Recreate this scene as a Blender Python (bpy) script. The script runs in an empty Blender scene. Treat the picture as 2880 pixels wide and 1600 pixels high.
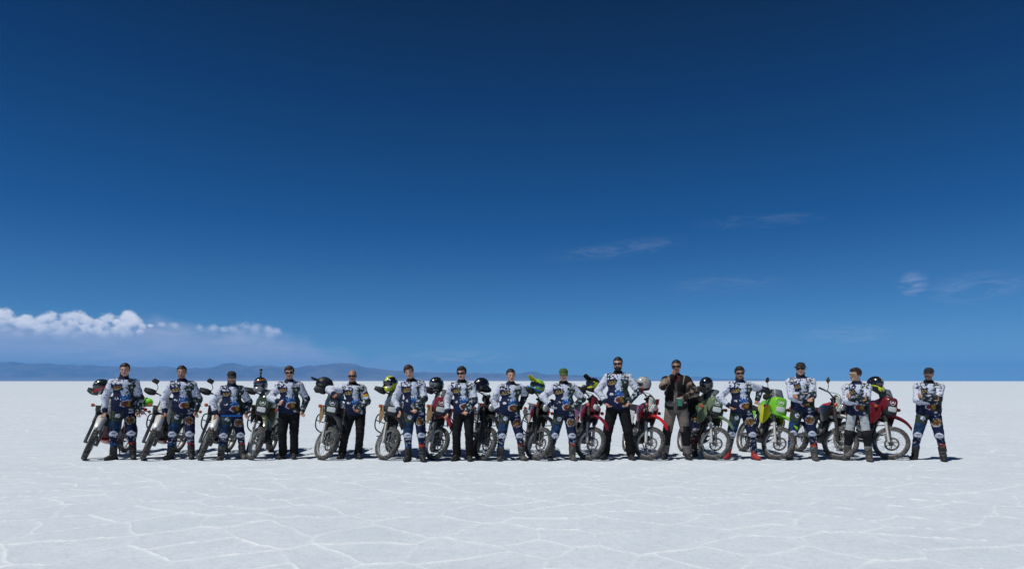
import bpy, bmesh, math, random
import numpy as np
from mathutils import Vector, Matrix

R = math.radians
random.seed(7)
SC = bpy.context.scene
COL = SC.collection

# ------------------------------------------------------------------ camera
CAM_Z = 1.457
F_PX = 1912.0                     # focal length in photograph pixels (24 mm lens)
cam_d = bpy.data.cameras.new('camera')
cam = bpy.data.objects.new('camera', cam_d)
COL.objects.link(cam)
cam_d.sensor_width = 36.0
cam_d.lens = F_PX / 2880 * 36.0
cam_d.shift_y = 270.0 / 2880.0
cam_d.clip_start = 0.1
cam_d.clip_end = 400000
cam.location = (0, 0, CAM_Z)
cam.rotation_euler = (R(90), 0, 0)
SC.camera = cam

# ------------------------------------------------------------------ sky and sun
SUN_TO = Vector((-0.76, -0.50, 1.75)).normalized()
SUN_EL = math.asin(SUN_TO.z)
SUN_AZ = math.atan2(SUN_TO.x, SUN_TO.y)

world = bpy.data.worlds.new('World')
SC.world = world
world.use_nodes = True
NT = world.node_tree
NT.nodes.clear()


class N:
    """small helper that writes shader node graphs"""
    def __init__(s, nt):
        s.nt = nt

    def new(s, t, **kw):
        n = s.nt.nodes.new(t)
        for k, v in kw.items():
            setattr(n, k, v)
        return n

    def link(s, a, b):
        s.nt.links.new(a, b)

    def put(s, sock, v):
        if hasattr(v, 'is_linked') or isinstance(v, bpy.types.NodeSocket):
            s.link(v, sock)
        else:
            sock.default_value = v

    def m(s, op, a, b=0.0, c=0.0, clamp=False):
        n = s.new('ShaderNodeMath', operation=op, use_clamp=clamp)
        s.put(n.inputs[0], a); s.put(n.inputs[1], b); s.put(n.inputs[2], c)
        return n.outputs[0]

    def sstep(s, x, lo, hi):
        n = s.new('ShaderNodeMapRange', interpolation_type='SMOOTHSTEP')
        s.put(n.inputs[0], x); s.put(n.inputs[1], lo); s.put(n.inputs[2], hi)
        n.inputs[3].default_value = 0; n.inputs[4].default_value = 1
        return n.outputs[0]

    def comb(s, x, y, z):
        n = s.new('ShaderNodeCombineXYZ')
        s.put(n.inputs[0], x); s.put(n.inputs[1], y); s.put(n.inputs[2], z)
        return n.outputs[0]

    def noise(s, vec, scale, detail=5.0, rough=0.55, dist=0.0):
        n = s.new('ShaderNodeTexNoise')
        s.put(n.inputs['Vector'], vec)
        n.inputs['Scale'].default_value = scale
        n.inputs['Detail'].default_value = detail
        n.inputs['Roughness'].default_value = rough
        n.inputs['Distortion'].default_value = dist
        return n.outputs[0]

    def mix(s, f, a, b, blend='MIX'):
        n = s.new('ShaderNodeMix', data_type='RGBA', blend_type=blend)
        s.put(n.inputs[0], f); s.put(n.inputs[6], a); s.put(n.inputs[7], b)
        return n.outputs[2]

    def ramp(s, x, stops, interp='LINEAR'):
        n = s.new('ShaderNodeValToRGB')
        s.put(n.inputs[0], x)
        cr = n.color_ramp
        cr.interpolation = interp
        while len(cr.elements) < len(stops):
            cr.elements.new(0.5)
        for e, (p, c) in zip(cr.elements, stops):
            e.position = p
            e.color = (*c, 1)
        return n.outputs[0]


SKY_STRENGTH = 0.10
w = N(NT)
sky = w.new('ShaderNodeTexSky', sky_type='NISHITA')
sky.sun_disc = False
sky.sun_elevation = SUN_EL
sky.sun_rotation = SUN_AZ
sky.altitude = 3650
sky.air_density = 1.0
sky.dust_density = 0.0
sky.ozone_density = 3.0
# the picture's deep, polarised blue: more contrast from the horizon up to the zenith
tc = w.new('ShaderNodeTexCoord')
sep = w.new('ShaderNodeSeparateXYZ')
w.link(tc.outputs['Generated'], sep.inputs[0])
dx, dy, dz = sep.outputs
el = w.m('ARCSINE', dz)                         # elevation, radians
az = w.m('ARCTAN2', dx, dy)                     # azimuth, 0 = straight ahead
deep = w.ramp(w.m('MULTIPLY', w.m('MAXIMUM', el, 0.0), 1 / 1.5708),
              [(0.0, (0.36, 0.52, 0.65)), (0.06, (0.20, 0.44, 0.63)), (0.14, (0.035, 0.285, 0.53)),
               (0.24, (0.0, 0.165, 0.37)), (0.36, (0.0, 0.048, 0.135)), (1.0, (0.0, 0.038, 0.11))])
skyc = w.mix(1.0, sky.outputs[0], deep, 'MULTIPLY')


# azimuth / elevation of a photograph pixel
def paz(px):
    return math.atan((px - 1440) / F_PX)


def pel(py, px=1440):
    return math.atan((1070 - py) / math.hypot(F_PX, px - 1440))


def noise2(x, y, scale, detail, rough, dist=0.0):
    n = w.new('ShaderNodeTexNoise', noise_dimensions='2D')
    w.link(w.comb(x, y, 0.0), n.inputs['Vector'])
    n.inputs['Scale'].default_value = scale
    n.inputs['Detail'].default_value = detail
    n.inputs['Roughness'].default_value = rough
    n.inputs['Distortion'].default_value = dist
    return n.outputs[0]


ely = w.m('MULTIPLY', el, 1.25)
big = noise2(az, ely, 10.0, 3, 0.55)
streak = noise2(w.m('MULTIPLY', az, 14.0), w.m('MULTIPLY', el, 75.0), 1.6, 5, 0.62, 0.9)
# soft bank of far vapour under the cumulus, left
edge1 = w.m('ADD', w.m('MULTIPLY', w.m('SUBTRACT', big, 0.5), 0.05), 0.082)
edge1 = w.m('SUBTRACT', edge1, w.m('MULTIPLY', w.sstep(az, -0.52, 0.10), 0.075))
bank = w.m('SUBTRACT', 1.0, w.sstep(w.m('SUBTRACT', el, edge1), -0.026, 0.004))
bank = w.m('MULTIPLY', bank, w.m('ADD', 0.30, w.m('MULTIPLY', streak, 0.60)))
bank = w.m('MULTIPLY', bank, w.m('SUBTRACT', 1.0, w.sstep(az, -0.25, 0.12)))
skyc = w.mix(bank, skyc, (4.9, 5.0, 6.5, 1))


# cumulus heads standing on the far side of the mountains, back ones first
fine = noise2(az, ely, 70.0, 6, 0.66)
relief = noise2(az, ely, 30.0, 4, 0.6)
pos = w.comb(az, ely, 0.0)
edge_n = w.m('MULTIPLY_ADD', w.m('SUBTRACT', fine, 0.5), 1.15, w.m('MULTIPLY_ADD', w.m('SUBTRACT', relief, 0.5), 0.9, 1.0))
lit_s = w.m('SUBTRACT', w.m('MULTIPLY', ely, 0.85), w.m('MULTIPLY', az, 0.42))
lit_n = w.m('MULTIPLY_ADD', w.m('SUBTRACT', fine, 0.5), 1.1, w.m('MULTIPLY', w.m('SUBTRACT', relief, 0.5), 0.8))
lit_n = w.m('ADD', lit_n, w.m('MULTIPLY_ADD', w.sstep(el, pel(956, 300), pel(890, 300)), 0.70, -0.40))


def heap(col, heads, base_lo, base_hi, soft, white, grey):
    out = col
    for (px, py, r) in heads:
        a, e, rr = paz(px), pel(py, px) * 1.25, 1.12 * r / math.hypot(F_PX, px - 1440)
        n = w.new('ShaderNodeVectorMath', operation='DISTANCE')
        w.link(pos, n.inputs[0])
        n.inputs[1].default_value = (a, e, 0)
        q = w.m('MULTIPLY_ADD', n.outputs['Value'], -1 / rr, edge_n)
        mk = w.sstep(q, 0.0, soft)
        lt = w.m('ADD', w.m('MULTIPLY_ADD', lit_s, 0.42 / rr, 0.50 - (e * 0.85 - a * 0.42) * 0.42 / rr), lit_n, clamp=True)
        out = w.mix(mk, out, w.mix(lt, grey, white))
    fade = w.sstep(w.m('MULTIPLY_ADD', w.m('SUBTRACT', relief, 0.5), 0.022, el), base_lo, base_hi)
    return w.mix(fade, col, out)


_r = random.Random(5)
rows = [(-10, 880, 26), (14, 882, 22), (145, 892, 22), (186, 894, 24), (216, 892, 24), (302, 892, 22), (360, 894, 24), (76, 896, 16),
        (40, 906, 20), (116, 902, 20), (246, 904, 20), (384, 906, 20), (276, 908, 17), (330, 908, 15), (8, 910, 18),
        (60, 916, 19), (160, 914, 22), (206, 914, 22), (92, 914, 18), (292, 914, 17), (352, 918, 20), (240, 922, 17),
        (400, 918, 12), (424, 916, 8), (20, 930, 20), (120, 928, 22), (180, 932, 22), (330, 930, 18), (270, 932, 18),
        (-20, 944, 24), (50, 946, 24), (110, 948, 22), (165, 948, 24), (225, 946, 24), (300, 946, 24), (360, 940, 20), (395, 936, 14)]
skyc = heap(skyc, rows, pel(980, 200), pel(908, 200), 0.62, (8.3, 8.5, 9.2, 1), (3.7, 4.6, 6.6, 1))
skyc = heap(skyc, [(660, 926, 15), (690, 920, 20), (720, 924, 24), (752, 928, 20), (780, 934, 16), (684, 940, 24), (722, 942, 26), (756, 942, 20), (560, 922, 15), (598, 926, 18), (628, 928, 14), (492, 916, 16), (455, 912, 12)],
            pel(972, 700), pel(908, 700), 1.1, (5.9, 6.4, 7.8, 1), (4.0, 4.9, 6.9, 1))


def wisp(px, py, wpx, hpx, slope, strength):
    """thin ice cloud streak"""
    a, e = paz(px), pel(py, px)
    k = math.cos(a) ** 2 / F_PX
    da = w.m('SUBTRACT', az, a)
    de = w.m('SUBTRACT', w.m('SUBTRACT', el, e), w.m('MULTIPLY', da, slope))
    u, v = w.m('DIVIDE', da, wpx * k), w.m('DIVIDE', de, hpx / F_PX)
    rr = w.m('ADD', w.m('MULTIPLY', u, u), w.m('MULTIPLY', v, v))
    return w.m('MULTIPLY', w.m('SUBTRACT', 1.0, rr, clamp=True), strength)


thin = None
for a in [(1730, 703, 210, 26, 0.10, 0.22), (2130, 622, 200, 20, -0.02, 0.17), (2040, 800, 190, 26, 0.0, 0.15),
          (2568, 797, 50, 34, 0.0, 0.75), (2740, 808, 170, 40, 0.03, 0.30), (2380, 940, 150, 26, 0.0, 0.40),
          (2060, 968, 170, 16, 0.0, 0.16), (880, 985, 180, 16, 0.0, 0.26), (640, 960, 320, 40, 0.0, 0.22),
          (1830, 1028, 110, 12, 0.0, 0.22), (1285, 1008, 180, 26, 0.0, 0.85), (350, 1008, 110, 20, 0.0, 0.75), (2125, 1026, 80, 18, 0.0, 0.3), (2360, 1030, 160, 14, 0.0, 0.14)]:
    t = wisp(*a)
    thin = t if thin is None else w.m('MAXIMUM', thin, t)
thin = w.m('MULTIPLY', w.m('MULTIPLY', thin, 0.62), w.sstep(streak, 0.32, 0.78))
skyc = w.mix(thin, skyc, (5.2, 5.6, 7.0, 1))

bg = w.new('ShaderNodeBackground')
bg.inputs[1].default_value = SKY_STRENGTH
world.cycles.sampling_method = 'MANUAL'
world.cycles.sample_map_resolution = 256
w.link(skyc, bg.inputs[0])
wo = w.new('ShaderNodeOutputWorld')
w.link(bg.outputs[0], wo.inputs[0])

sun_d = bpy.data.lights.new('sun', 'SUN')
sun_d.energy = 3.6
sun_d.angle = R(0.5)
sun_d.color = (1.0, 0.985, 0.96)
sun = bpy.data.objects.new('sun', sun_d)
COL.objects.link(sun)
sun.rotation_euler = SUN_TO.to_track_quat('Z', 'Y').to_euler()
sun.location = (0, 0, 30)

vs = SC.view_settings
vs.view_transform = 'Standard'
vs.look = 'None'
vs.exposure = 0.0
vs.gamma = 1.0
vs.use_curve_mapping = False
SC.cycles.max_bounces = 8
SC.cycles.volume_bounces = 1
SC.cycles.use_denoising = True

# ------------------------------------------------------------------ materials
MATS = {}


def mat(name, color=(0.5, 0.5, 0.5), rough=0.5, metal=0.0, dust=0.0, spec=0.5, coat=0.0, attr=False,
        bump=0.0, bscale=200.0, vary=0.0, sss=0.0, trans=0.0):
    """procedural surface: base colour (or a colour attribute), wear, salt dust and a fine relief"""
    if name in MATS:
        return MATS[name]
    m = bpy.data.materials.new(name)
    m.use_nodes = True
    nt = m.node_tree
    g = N(nt)
    p = nt.nodes['Principled BSDF']
    tcn = g.new('ShaderNodeTexCoord')
    ob = tcn.outputs['Object']
    if attr:
        a = g.new('ShaderNodeAttribute', attribute_name='Col')
        col = a.outputs[0]
    else:
        rgb = g.new('ShaderNodeRGB')
        rgb.outputs[0].default_value = (*color, 1)
        col = rgb.outputs[0]
    if vary:
        n = g.noise(ob, 9.0, 4, 0.6)
        f = g.m('ADD', 1.0 - vary, g.m('MULTIPLY', n, 2 * vary))
        col = g.mix(1.0, col, g.comb(f, f, f), 'MULTIPLY')
    rgh = rough
    if dust:
        n = g.noise(ob, 14.0, 6, 0.68)
        n2 = g.noise(ob, 70.0, 3, 0.6)
        f = g.sstep(g.m('ADD', g.m('MULTIPLY', n, 0.75), g.m('MULTIPLY', n2, 0.35)), 0.68 - 0.36 * dust, 0.98 - 0.2 * dust)
        f = g.m('MULTIPLY', f, min(1.0, 0.35 + dust * 0.6))
        col = g.mix(f, col, (0.46, 0.44, 0.41, 1))
        rgh = g.m('ADD', rough, g.m('MULTIPLY', f, max(0.0, 0.85 - rough)))
    g.put(p.inputs['Base Color'], col)
    g.put(p.inputs['Roughness'], rgh)
    p.inputs['Metallic'].default_value = metal
    p.inputs['Specular IOR Level'].default_value = spec
    if coat:
        p.inputs['Coat Weight'].default_value = coat
        p.inputs['Coat Roughness'].default_value = 0.12
    if sss:
        p.inputs['Subsurface Weight'].default_value = sss
        p.inputs['Subsurface Radius'].default_value = (0.012, 0.005, 0.003)
        p.inputs['Subsurface Scale'].default_value = 1.0
    if trans:
        p.inputs['Transmission Weight'].default_value = trans
    if bump:
        b = g.new('ShaderNodeBump')
        b.inputs['Strength'].default_value = bump
        b.inputs['Distance'].default_value = 0.004
        g.link(g.noise(ob, bscale, 4, 0.6), b.inputs['Height'])
        g.link(b.outputs[0], p.inputs['Normal'])
    MATS[name] = m
    return m


def salt_material():
    m = bpy.data.materials.new('salt_crust')
    m.use_nodes = True
    nt = m.node_tree
    g = N(nt)
    p = nt.nodes['Principled BSDF']
    geo = g.new('ShaderNodeNewGeometry')
    pos = geo.outputs['Position']
    a = g.new('ShaderNodeAttribute', attribute_name='ridge')
    ridge = a.outputs['Fac']
    big = g.noise(pos, 0.12, 4, 0.6)
    mid = g.noise(pos, 1.1, 5, 0.62)
    mott = g.noise(pos, 8.0, 5, 0.7)
    fine = g.noise(pos, 28.0, 5, 0.7)
    grit = g.noise(pos, 95.0, 3, 0.7)
    base = g.mix(g.sstep(mid, 0.3, 0.7), (0.595, 0.662, 0.712, 1), (0.670, 0.730, 0.775, 1))
    base = g.mix(g.m('MULTIPLY', g.sstep(big, 0.35, 0.7), 0.5), base, (0.680, 0.744, 0.792, 1))
    base = g.mix(g.m('MULTIPLY', g.sstep(mott, 0.42, 0.68), 0.40), base, (0.505, 0.553, 0.592, 1))
    spots = g.m('MULTIPLY', g.sstep(fine, 0.52, 0.70), 0.55)
    base = g.mix(spots, base, (0.40, 0.41, 0.43, 1))
    base = g.mix(g.m('MULTIPLY', g.sstep(grit, 0.55, 0.72), 0.30), base, (0.86, 0.87, 0.88, 1))
    # old vehicle grime, tiny dark crumbs
    vor = g.new('ShaderNodeTexVoronoi', feature='F1')
    vor.inputs['Scale'].default_value = 2.2
    g.link(pos, vor.inputs['Vector'])
    crumb = g.m('SUBTRACT', 1.0, g.sstep(vor.outputs['Distance'], 0.010, 0.035))
    keep = g.sstep(g.noise(pos, 0.8, 2, 0.5), 0.50, 0.62)
    base = g.mix(g.m('MULTIPLY', g.m('MULTIPLY', crumb, keep), 0.55), base, (0.20, 0.19, 0.18, 1))
    col = g.mix(ridge, base, (0.90, 0.91, 0.92, 1))
    g.put(p.inputs['Base Color'], col)
    p.inputs['Roughness'].default_value = 0.82
    p.inputs['Specular IOR Level'].default_value = 0.25
    b = g.new('ShaderNodeBump')
    b.inputs['Strength'].default_value = 0.55
    b.inputs['Distance'].default_value = 0.012
    h = g.m('ADD', g.m('MULTIPLY', fine, 0.9), g.m('MULTIPLY', grit, 0.35))
    g.link(h, b.inputs['Height'])
    g.link(b.outputs[0], p.inputs['Normal'])
    return m


def tag(o, label=None, cat=None, group=None, kind=None):
    if label:
        o['label'] = label
    if cat:
        o['category'] = cat
    if group:
        o['group'] = group
    if kind:
        o['kind'] = kind
    return o


def np_mesh(name, v, f, attrs=None, smooth=True, sharp=None):
    """mesh from numpy verts and a quad or tri index array"""
    me = bpy.data.meshes.new(name)
    v = np.asarray(v, dtype=np.float32)
    f = np.asarray(f, dtype=np.int32)
    nf, k = f.shape
    me.vertices.add(len(v))
    me.vertices.foreach_set('co', v.ravel())
    me.loops.add(nf * k)
    me.loops.foreach_set('vertex_index', f.ravel())
    me.polygons.add(nf)
    me.polygons.foreach_set('loop_start', np.arange(0, nf * k, k, dtype=np.int32))
    me.update(calc_edges=True)
    if attrs:
        for an, (typ, arr) in attrs.items():
            at = me.attributes.new(an, typ, 'POINT')
            at.data.foreach_set('color' if typ == 'FLOAT_COLOR' else 'value', np.asarray(arr, dtype=np.float32).ravel())
    if smooth:
        me.shade_smooth()
        if sharp:
            me.set_sharp_from_angle(angle=R(sharp))
    return me


def link(name, me, m=None, parent=None):
    o = bpy.data.objects.new(name, me)
    COL.objects.link(o)
    if m is not None and me is not None:
        if not me.materials:
            me.materials.append(m)
    if parent is not None:
        o.parent = parent
    return o


def empty(name, loc=(0, 0, 0), rot=(0, 0, 0)):
    o = bpy.data.objects.new(name, None)
    o.empty_display_size = 0.2
    COL.objects.link(o)
    o.location = loc
    o.rotation_euler = rot
    return o


# value noise in numpy (same everywhere, no files)
def _hash(ix, iy, iz, seed):
    n = (ix.astype(np.int64) * 374761393 + iy.astype(np.int64) * 668265263 + iz.astype(np.int64) * 2147483647 + seed * 1274126177) & 0xffffffff
    n = ((n ^ (n >> 13)) * 1274126177) & 0xffffffff
    n = (n ^ (n >> 16)) & 0xffffffff
    return n.astype(np.float64) / 4294967295.0


def vnoise(p, scale=1.0, seed=0):
    p = np.asarray(p, dtype=np.float64) * scale
    if p.shape[1] == 2:
        p = np.concatenate([p, np.zeros((len(p), 1))], 1)
    i = np.floor(p)
    f = p - i
    u = f * f * (3 - 2 * f)
    ix, iy, iz = i.T.astype(np.int64)
    r = 0
    for a in (0, 1):
        for b in (0, 1):
            for c in (0, 1):
                wgt = (u[:, 0] if a else 1 - u[:, 0]) * (u[:, 1] if b else 1 - u[:, 1]) * (u[:, 2] if c else 1 - u[:, 2])
                r = r + wgt * _hash(ix + a, iy + b, iz + c, seed)
    return r


def fbm(p, scale=1.0, seed=0, octs=4):
    r, a, t = 0, 1.0, 0
    for o in range(octs):
        r = r + a * vnoise(p, scale * 2 ** o, seed + o * 17)
        t += a
        a *= 0.5
    return r / t


# ------------------------------------------------------------------ the salt flat
EARTH_R = 6371000.0


def ridge_field(xy):
    """height and whiteness of the polygonal salt ridges, from warped Voronoi cells"""
    q = xy.copy()
    q[:, 0] += (fbm(xy, 0.55, 3, 3) - 0.5) * 0.6 + (fbm(xy, 2.6, 9, 3) - 0.5) * 0.13
    q[:, 1] += (fbm(xy, 0.55, 5, 3) - 0.5) * 0.6 + (fbm(xy, 2.6, 13, 3) - 0.5) * 0.13
    sx, sy = 0.98, 0.48
    g = q / np.array([sx, sy])
    gi = np.floor(g)
    pts, ds = [], []
    for a in (-1, 0, 1):
        for b in (-1, 0, 1):
            cx, cy = gi[:, 0] + a, gi[:, 1] + b
            z = np.zeros_like(cx)
            px = (cx + 0.5 + (_hash(cx, cy, z, 11) - 0.5) * 0.80 + 0.5 * (cy % 2) - 0.25) * sx
            py = (cy + 0.5 + (_hash(cx, cy, z, 23) - 0.5) * 0.66) * sy
            P = np.stack([px, py], 1)
            pts.append(P)
            ds.append(np.hypot(q[:, 0] - px, q[:, 1] - py))
    ds = np.array(ds)
    pts = np.array(pts)
    o = np.argsort(ds, axis=0)
    i0 = o[0]
    n = np.arange(len(q))
    p0 = pts[i0, n]
    edge = np.full(len(q), 9.0)
    orient = np.ones(len(q))
    for k in (1, 2, 3):
        pk = pts[o[k], n]
        mid = (p0 + pk) / 2
        dr = pk - p0
        dr /= np.maximum(np.linalg.norm(dr, axis=1, keepdims=True), 1e-6)
        ek = np.abs(((mid - q) * dr).sum(1))
        near = ek < edge
        orient = np.where(near, np.abs(dr[:, 1]), orient)
        edge = np.where(near, ek, edge)
    return edge, orient


def build_ground():
    dth = 0.135
    fwd = np.arange(-44, 44.01, dth)
    back = np.arange(44, 316, 4.0)[1:]
    th = np.radians(np.concatenate([fwd, back]))
    r1 = 3.6 * np.exp(np.arange(0, math.log(70 / 3.6), 0.0050))
    r0 = np.array([0.4, 1.2, 2.4])
    r2 = 70 * np.exp(np.arange(0.03, math.log(50000 / 70.0), 0.06))
    r = np.concatenate([r0, r1, r2])
    nr, nt_ = len(r), len(th)
    RR, TT = np.meshgrid(r, th, indexing='ij')
    x = (RR * np.sin(TT)).ravel()
    y = (RR * np.cos(TT)).ravel()
    z = -(RR.ravel() ** 2) / (2 * EARTH_R)
    rr = RR.ravel()
    ridge = np.zeros(len(x))
    act = (rr > 3) & (rr < 75) & (np.abs(TT.ravel()) < R(44.5))
    xy = np.stack([x[act], y[act]], 1)
    e, ori = ridge_field(xy)
    wid = 0.007 + 0.010 * fbm(xy, 1.9, 31, 3)
    presence = np.clip((fbm(xy, 0.9, 41, 3) - 0.16) / 0.26, 0.30, 1) * (0.28 + 0.70 * np.clip((ori - 0.45) / 0.4, 0, 1))
    far = np.clip((75 - rr[act]) / 35, 0, 1)
    grain = fbm(xy, 16, 51, 3)
    ra = np.exp(-(e / wid) ** 2) * presence * (0.25 + 1.25 * grain)
    skirt = np.exp(-(e / (wid * 3.2)) ** 2) * presence
    ridge[act] = np.clip(ra * 0.85 + 0.06 * skirt, 0, 1) * (0.45 + 0.55 * far)
    h = ra * 0.009 + skirt * 0.002 + (fbm(xy, 3.0, 61, 4) - 0.5) * 0.006
    z[act] += h * far
    v = np.stack([x, y, z], 1)
    i, j = np.meshgrid(np.arange(nr - 1), np.arange(nt_), indexing='ij')
    j2 = (j + 1) % nt_
    f = np.stack([i * nt_ + j, i * nt_ + j2, (i + 1) * nt_ + j2, (i + 1) * nt_ + j], -1).reshape(-1, 4)
    f = f[:, ::-1]
    # cap under the camera
    c = len(v)
    v = np.concatenate([v, [[0, 0, 0]]])
    ridge = np.append(ridge, 0)
    jj = np.arange(0, nt_ - 1, 1)
    cap = np.stack([np.full(len(jj), c), jj + 1, jj, jj], 1)
    me = np_mesh('ground', v, f, {'ridge': ('FLOAT', ridge)})
    o = link('ground', me, salt_material())
    tag(o, 'white salt flat with faint raised polygon ridges', None, None, 'structure')
    return o


build_ground()


# ------------------------------------------------------------------ far mountains
def build_mountains():
    # crest line: photograph x, y of the skyline; two ranges at their own distance
    m_far = bpy.data.materials.new('far_rock')
    m_far.use_nodes = True
    q = N(m_far.node_tree)
    gp = q.new('ShaderNodeNewGeometry')
    sp = q.new('ShaderNodeSeparateXYZ')
    q.link(gp.outputs['Position'], sp.inputs[0])
    nz_ = q.noise(gp.outputs['Position'], 0.0012, 5, 0.6)
    rock = q.mix(q.sstep(nz_, 0.38, 0.66), (0.075, 0.050, 0.045, 1), (0.17, 0.125, 0.10, 1))
    fan = q.m('SUBTRACT', 1.0, q.sstep(q.m('ADD', sp.outputs[2], q.m('MULTIPLY', q.m('SUBTRACT', nz_, 0.5), 330.0)), 20.0, 190.0))
    q.put(m_far.node_tree.nodes['Principled BSDF'].inputs['Base Color'], q.mix(q.m('MULTIPLY', fan, 0.8), rock, (0.27, 0.225, 0.19, 1)))
    m_far.node_tree.nodes['Principled BSDF'].inputs['Roughness'].default_value = 0.95

    def rng(name, crest, dist, depth, label, seed):
        pxs = np.linspace(crest[0][0], crest[-1][0], 420)
        ys = np.interp(pxs, [c[0] for c in crest], [c[1] for c in crest])
        ang = np.arctan((pxs - 1440) / F_PX)
        ny = 26
        V = np.zeros((ny, len(pxs), 3))
        nz = fbm(np.stack([pxs * 0.03, pxs * 0], 1), 1.0, seed, 5) - 0.5
        ys = ys - nz * 9.0 * np.clip((1068 - ys) / 30, 0, 1)
        hyp = 1 / np.cos(ang)
        for k in range(ny):
            t = k / (ny - 1)                     # 0 foot in front, 1 far foot
            d = dist + (t - 0.42) * depth
            x = np.tan(ang) * d
            hgt = (1070 - ys) / F_PX * dist + CAM_Z + (dist * hyp) ** 2 / (2 * EARTH_R)
            s = t / 0.42 if t < 0.42 else (1 - t) / 0.58
            prof = s ** 1.35
            rough = fbm(np.stack([x / dist * 40, np.full_like(x, d / dist * 34)], 1), 1.0, seed + 5, 5) - 0.5
            gul = np.abs(fbm(np.stack([x / dist * 60, np.full_like(x, d / dist * 9)], 1), 1.0, seed + 9, 4) - 0.5)
            zz = hgt * prof + hgt * rough * 0.5 * s * (1 - s) * 2 - gul * hgt * 0.35 * s * (1 - s) * 2
            drop = (np.hypot(x, d)) ** 2 / (2 * EARTH_R)
            V[k, :, 0], V[k, :, 1], V[k, :, 2] = x, d, zz - drop * 1.0 - (1 - s) * 5
        n = len(pxs)
        i, j = np.meshgrid(np.arange(ny - 1), np.arange(n - 1), indexing='ij')
        f = np.stack([i * n + j, i * n + j + 1, (i + 1) * n + j + 1, (i + 1) * n + j], -1).reshape(-1, 4)
        me = np_mesh(name, V.reshape(-1, 3), f)
        o = link(name, me, m_far)
        tag(o, label, None, None, 'structure')

    rng('mountains', [(-260, 1016), (-120, 1010), (0, 1012), (80, 1019), (140, 1018), (160, 1023), (300, 1027), (420, 1031),
                      (460, 1028), (500, 1033), (600, 1032), (625, 1020), (650, 1016), (680, 1024), (760, 1027),
                      (800, 1029), (840, 1031), (900, 1023), (960, 1019), (1000, 1023), (1040, 1033), (1120, 1041),
                      (1200, 1045), (1300, 1047), (1340, 1045), (1420, 1050), (1450, 1050), (1480, 1044), (1500, 1044),
                      (1540, 1052), (1600, 1052), (1660, 1056), (1720, 1062), (1780, 1068), (1830, 1072)],
        34000.0, 9000.0, 'long range of hazy blue mountains along the horizon', 3)
    rng('hills', [(1780, 1072), (1850, 1066), (1930, 1061), (1955, 1057), (1980, 1059), (2040, 1064), (2090, 1062), (2130, 1064),
                  (2200, 1066), (2260, 1069), (2330, 1073)],
        46000.0, 9000.0, 'low far hills faint on the horizon', 8)


build_mountains()


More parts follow.
